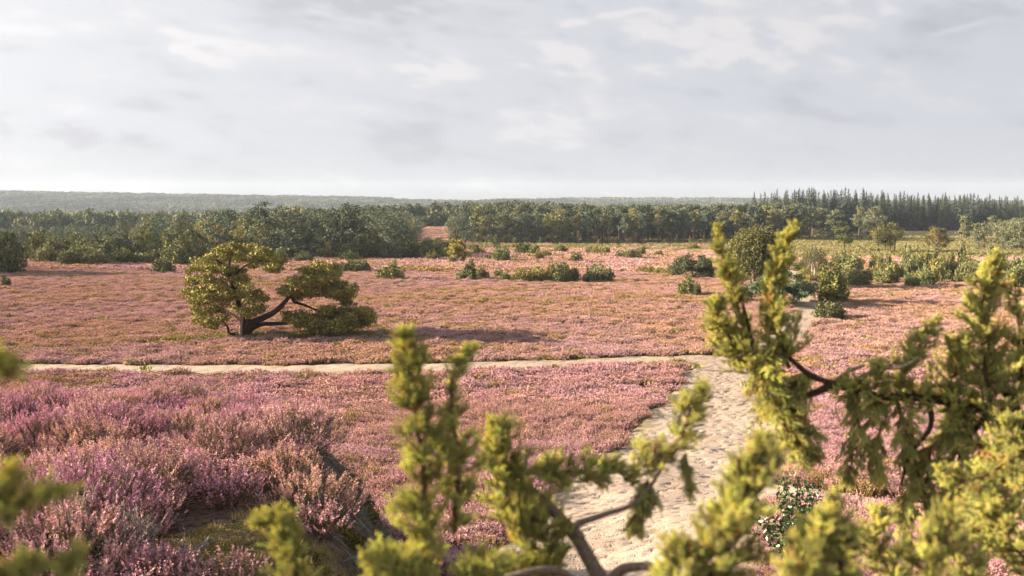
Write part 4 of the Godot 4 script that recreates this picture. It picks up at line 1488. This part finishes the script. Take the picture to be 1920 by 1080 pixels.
func build_near_junipers() -> void:
	needle_near = mat(0.55, Color(0.5, 0.5, 0.2))
	needle_near.metallic_specular = 0.4
	for i in 4:
		sprigs.append(make_sprig(rf(0.022, 0.034), 11, Color(0.62, 0.61, 0.21), Color(0.42, 0.44, 0.15)))
	var grey := Color(0.30, 0.24, 0.19)
	var brown := Color(0.10, 0.07, 0.05)
	# the shrub under the camera
	var foot := Vector3(0.05, 0, -1.55)
	foot.y = H(foot.x, 1.55)
	var a := thing("juniper_shrub", "blurred yellow-green juniper with tall tips and grey forked twigs in front", "shrub", foot)
	bough(a, [[1010, 2400, 1.6], [1080, 1600, 1.65], [1140, 1180, 1.7], [1100, 1040, 1.72], [1040, 960, 1.74], [985, 912, 1.74], [930, 892, 1.72]], 0.022, 0.004, grey)
	bough(a, [[1092, 1010, 1.72], [1080, 985, 1.72], [1130, 966, 1.72], [1196, 940, 1.74], [1240, 880, 1.75]], 0.008, 0.003, grey)
	bough(a, [[1130, 1120, 1.7], [1160, 1072, 1.7], [1200, 1062, 1.68], [1260, 1062, 1.6], [1330, 1030, 1.5]], 0.011, 0.005, grey)
	bough(a, [[1130, 1150, 1.7], [1060, 1078, 1.66], [1000, 1072, 1.6], [900, 1100, 1.55]], 0.009, 0.005, grey)
	bough(a, [[1040, 1700, 1.6], [850, 1300, 1.52], [775, 1080, 1.5]], 0.014, 0.006, brown)
	bough(a, [[1100, 1700, 1.6], [1280, 1300, 1.45], [1330, 1080, 1.38]], 0.014, 0.006, brown)
	bough(a, [[900, 1600, 1.55], [640, 1300, 1.48], [545, 1090, 1.45]], 0.010, 0.004, brown)
	spray(a, [[775, 1110, 1.5, 75], [795, 1000, 1.5, 72], [792, 900, 1.5, 74], [782, 800, 1.5, 62], [772, 715, 1.5, 45], [768, 660, 1.5, 28], [758, 628, 1.5, 20]], 520)
	spray(a, [[850, 1000, 1.53, 60], [858, 880, 1.53, 52], [848, 780, 1.52, 40], [848, 710, 1.52, 26], [866, 668, 1.52, 16], [884, 656, 1.52, 12]], 250)
	spray(a, [[960, 1120, 1.7, 110], [985, 1010, 1.7, 95], [950, 930, 1.72, 75], [928, 860, 1.72, 52], [938, 805, 1.72, 28]], 480)
	spray(a, [[1040, 1080, 1.72, 60], [1020, 1010, 1.72, 70], [1000, 960, 1.74, 60]], 200)
	spray(a, [[930, 905, 1.74, 40], [1010, 885, 1.75, 42], [1080, 885, 1.75, 44], [1160, 885, 1.76, 46], [1230, 862, 1.76, 48], [1275, 815, 1.76, 42], [1298, 765, 1.76, 30], [1318, 722, 1.76, 14]], 420)
	spray(a, [[1215, 900, 1.75, 40], [1205, 940, 1.75, 40], [1190, 990, 1.75, 22]], 90, 1.0)
	spray(a, [[1285, 850, 1.76, 30], [1290, 890, 1.76, 24], [1295, 925, 1.76, 12]], 50, 1.0)
	spray(a, [[820, 1120, 1.45, 110], [760, 1075, 1.45, 70], [690, 1052, 1.45, 30]], 180)
	spray(a, [[870, 1120, 1.45, 90], [890, 1070, 1.45, 60]], 120)
	spray(a, [[1320, 1120, 1.36, 100], [1360, 1020, 1.36, 80], [1390, 940, 1.36, 58], [1418, 870, 1.36, 42], [1432, 825, 1.36, 20]], 420)
	spray(a, [[1480, 1130, 1.3, 90], [1515, 1060, 1.3, 70], [1545, 1000, 1.3, 45], [1562, 935, 1.3, 18]], 220)
	spray(a, [[1230, 1130, 1.36, 60], [1270, 1060, 1.36, 50], [1300, 1030, 1.36, 25]], 120)
	spray(a, [[1560, 1130, 1.3, 70], [1580, 1040, 1.3, 45], [1595, 1000, 1.3, 20]], 110)
	spray(a, [[560, 1120, 1.42, 60], [548, 1050, 1.42, 48], [530, 1000, 1.42, 40], [512, 966, 1.42, 24], [486, 975, 1.42, 14]], 190)
	# twigs of another shrub at the left edge
	foot = Vector3(-0.62, 0, -0.85)
	foot.y = H(foot.x, 0.85)
	var l := thing("juniper_shrub", "strongly blurred juniper twigs reaching in at the left edge", "shrub", foot)
	bough(l, [[-420, 2800, 0.85], [-300, 1700, 0.85], [-180, 1050, 0.85], [-60, 960, 0.86]], 0.012, 0.003, brown)
	bough(l, [[-300, 1700, 0.85], [-330, 1000, 0.85], [-150, 720, 0.82], [-40, 690, 0.8]], 0.009, 0.003, brown)
	bough(l, [[-300, 1700, 0.85], [-120, 1250, 0.85], [-20, 1110, 0.85]], 0.009, 0.003, brown)
	spray(l, [[-80, 965, 0.86, 50], [-20, 950, 0.86, 48], [40, 938, 0.86, 34], [112, 922, 0.86, 18]], 110)
	spray(l, [[-20, 950, 0.86, 40], [5, 915, 0.86, 34], [18, 890, 0.86, 16]], 45)
	spray(l, [[-60, 690, 0.8, 34], [-10, 682, 0.8, 26], [22, 690, 0.8, 12]], 45)
	spray(l, [[-40, 1130, 0.85, 60], [20, 1085, 0.85, 40], [60, 1062, 0.85, 22]], 80)
	spray(l, [[100, 1130, 0.85, 30], [125, 1075, 0.85, 22], [142, 1045, 0.85, 12]], 45)
	# the older shrub at the right with its bent bough
	foot = Vector3(1.85, 0, -2.6)
	foot.y = H(foot.x, 2.6)
	var b := thing("juniper_shrub", "large old juniper with a dark bent bough on the right", "shrub", foot)
	bough(b, [[2290, 2050, 2.6], [2240, 1400, 2.6], [2080, 960, 2.55], [1885, 792, 2.5], [1800, 758, 2.45], [1720, 745, 2.42], [1640, 742, 2.4], [1570, 722, 2.4], [1515, 700, 2.4], [1470, 655, 2.4], [1455, 590, 2.4]], 0.018, 0.004, brown)
	bough(b, [[1560, 722, 2.4], [1500, 740, 2.42], [1430, 690, 2.4], [1400, 600, 2.4], [1388, 545, 2.4]], 0.010, 0.003, brown)
	bough(b, [[1590, 735, 2.42], [1612, 712, 2.4], [1650, 692, 2.36], [1690, 688, 2.34], [1725, 670, 2.33]], 0.009, 0.003, grey)
	bough(b, [[1560, 720, 2.42], [1585, 700, 2.4], [1620, 685, 2.4]], 0.006, 0.003, grey)
	bough(b, [[2160, 1150, 2.57], [1990, 900, 2.45], [1890, 740, 2.4], [1850, 620, 2.38]], 0.022, 0.006, brown)
	bough(b, [[2200, 1250, 2.58], [2010, 1010, 2.3], [1900, 880, 2.2], [1860, 830, 2.1]], 0.016, 0.005, grey)
	bough(b, [[1740, 748, 2.42], [1745, 800, 2.42], [1705, 855, 2.42], [1688, 920, 2.42]], 0.008, 0.003, brown)
	bough(b, [[1850, 775, 2.48], [1790, 850, 2.45], [1735, 900, 2.44], [1700, 930, 2.44]], 0.009, 0.003, brown)
	spray(b, [[1480, 690, 2.4, 60], [1458, 630, 2.4, 52], [1446, 580, 2.4, 42], [1456, 520, 2.4, 34], [1472, 475, 2.4, 24], [1488, 424, 2.4, 12]], 520)
	spray(b, [[1420, 700, 2.4, 60], [1385, 650, 2.4, 52], [1352, 610, 2.4, 36], [1342, 565, 2.4, 16]], 330)
	spray(b, [[1400, 640, 2.42, 26], [1385, 580, 2.42, 18], [1378, 545, 2.42, 30], [1360, 500, 2.42, 24], [1350, 465, 2.42, 18], [1345, 430, 2.42, 11]], 230)
	spray(b, [[1520, 705, 2.42, 50], [1490, 720, 2.42, 80], [1478, 770, 2.42, 78], [1500, 820, 2.42, 50], [1520, 860, 2.42, 22]], 520, 0.7, 0.05)
	spray(b, [[1440, 650, 2.4, 70], [1430, 700, 2.38, 75], [1450, 760, 2.38, 62], [1490, 830, 2.38, 40]], 420, 0.4, 0.04)
	spray(b, [[1600, 735, 2.42, 34], [1610, 780, 2.42, 48], [1600, 850, 2.42, 36], [1592, 905, 2.42, 16]], 190, 0.9, 0.06)
	spray(b, [[1680, 750, 2.42, 50], [1700, 810, 2.42, 52], [1720, 880, 2.42, 44], [1735, 940, 2.42, 26]], 240, 0.9, 0.06)
	spray(b, [[1700, 920, 2.42, 40], [1690, 970, 2.42, 46], [1700, 1030, 2.42, 30]], 150, 0.8, 0.06)
	spray(b, [[1790, 770, 2.45, 50], [1800, 840, 2.44, 58], [1790, 910, 2.44, 56], [1770, 990, 2.44, 40]], 320, 0.8, 0.05)
	spray(b, [[1740, 745, 2.42, 40], [1690, 715, 2.4, 46], [1710, 670, 2.4, 36], [1735, 635, 2.4, 24], [1757, 602, 2.4, 11]], 240)
	spray(b, [[1640, 730, 2.38, 34], [1650, 705, 2.36, 30], [1655, 690, 2.36, 18]], 70)
	spray(b, [[1870, 790, 2.4, 100], [1850, 720, 2.38, 92], [1842, 640, 2.38, 66], [1842, 570, 2.38, 42], [1855, 520, 2.38, 24], [1868, 478, 2.38, 11]], 720, 0.0, 0.04)
	spray(b, [[1930, 760, 2.4, 60], [1915, 690, 2.4, 50], [1910, 620, 2.4, 34], [1902, 525, 2.4, 12]], 300)
	spray(b, [[1790, 760, 2.42, 50], [1780, 720, 2.42, 56], [1800, 680, 2.42, 46], [1795, 640, 2.42, 24]], 220)
	spray(b, [[1960, 860, 2.3, 90], [1920, 900, 2.25, 90], [1880, 940, 2.2, 70], [1850, 1000, 2.2, 50]], 340, 0.4, 0.05)
	spray(b, [[1990, 1130, 2.0, 120], [1930, 1060, 2.0, 100], [1880, 990, 2.0, 70], [1860, 930, 2.0, 30]], 420)
	spray(b, [[1830, 1140, 1.9, 90], [1800, 1060, 1.9, 76], [1770, 1000, 1.9, 40]], 240)
	spray(b, [[1900, 860, 2.1, 30], [1820, 900, 2.05, 32], [1760, 880, 2.0, 14]], 110)
	spray(b, [[1700, 1130, 2.0, 70], [1660, 1060, 2.0, 60], [1640, 1000, 2.0, 40], [1650, 960, 2.0, 16]], 200)
	spray(b, [[1850, 820, 2.3, 40], [1830, 870, 2.3, 56], [1850, 930, 2.28, 60], [1830, 1000, 2.25, 40]], 260, 0.5)
	spray(b, [[1930, 860, 2.2, 40], [1905, 830, 2.2, 50], [1890, 790, 2.2, 30]], 120)
	spray(b, [[1880, 790, 2.48, 46], [1800, 760, 2.44, 44], [1720, 748, 2.42, 40], [1640, 742, 2.4, 34], [1570, 724, 2.4, 30]], 380, 0.25)
	spray(b, [[1830, 760, 2.44, 50], [1770, 810, 2.43, 60], [1740, 870, 2.42, 56], [1750, 950, 2.42, 36]], 320, 0.7)
	spray(b, [[1930, 800, 2.46, 60], [1880, 850, 2.45, 66], [1850, 910, 2.44, 56], [1810, 960, 2.44, 30]], 340, 0.5)
	spray(b, [[1640, 745, 2.42, 36], [1650, 800, 2.42, 46], [1640, 850, 2.42, 36], [1650, 900, 2.42, 16]], 200, 0.8)
	# a nearer twig of the right shrub, out of focus
	spray(b, [[1760, 1180, 1.4, 60], [1740, 1080, 1.4, 62], [1755, 1010, 1.4, 46], [1800, 955, 1.4, 22]], 200)
	bough(b, [[2300, 1700, 2.2], [2000, 1500, 1.7], [1780, 1200, 1.42], [1745, 1080, 1.4]], 0.014, 0.004, grey)
	bough(b, [[2290, 1600, 2.4], [2050, 1250, 2.05], [1930, 1070, 2.0]], 0.014, 0.004, brown)
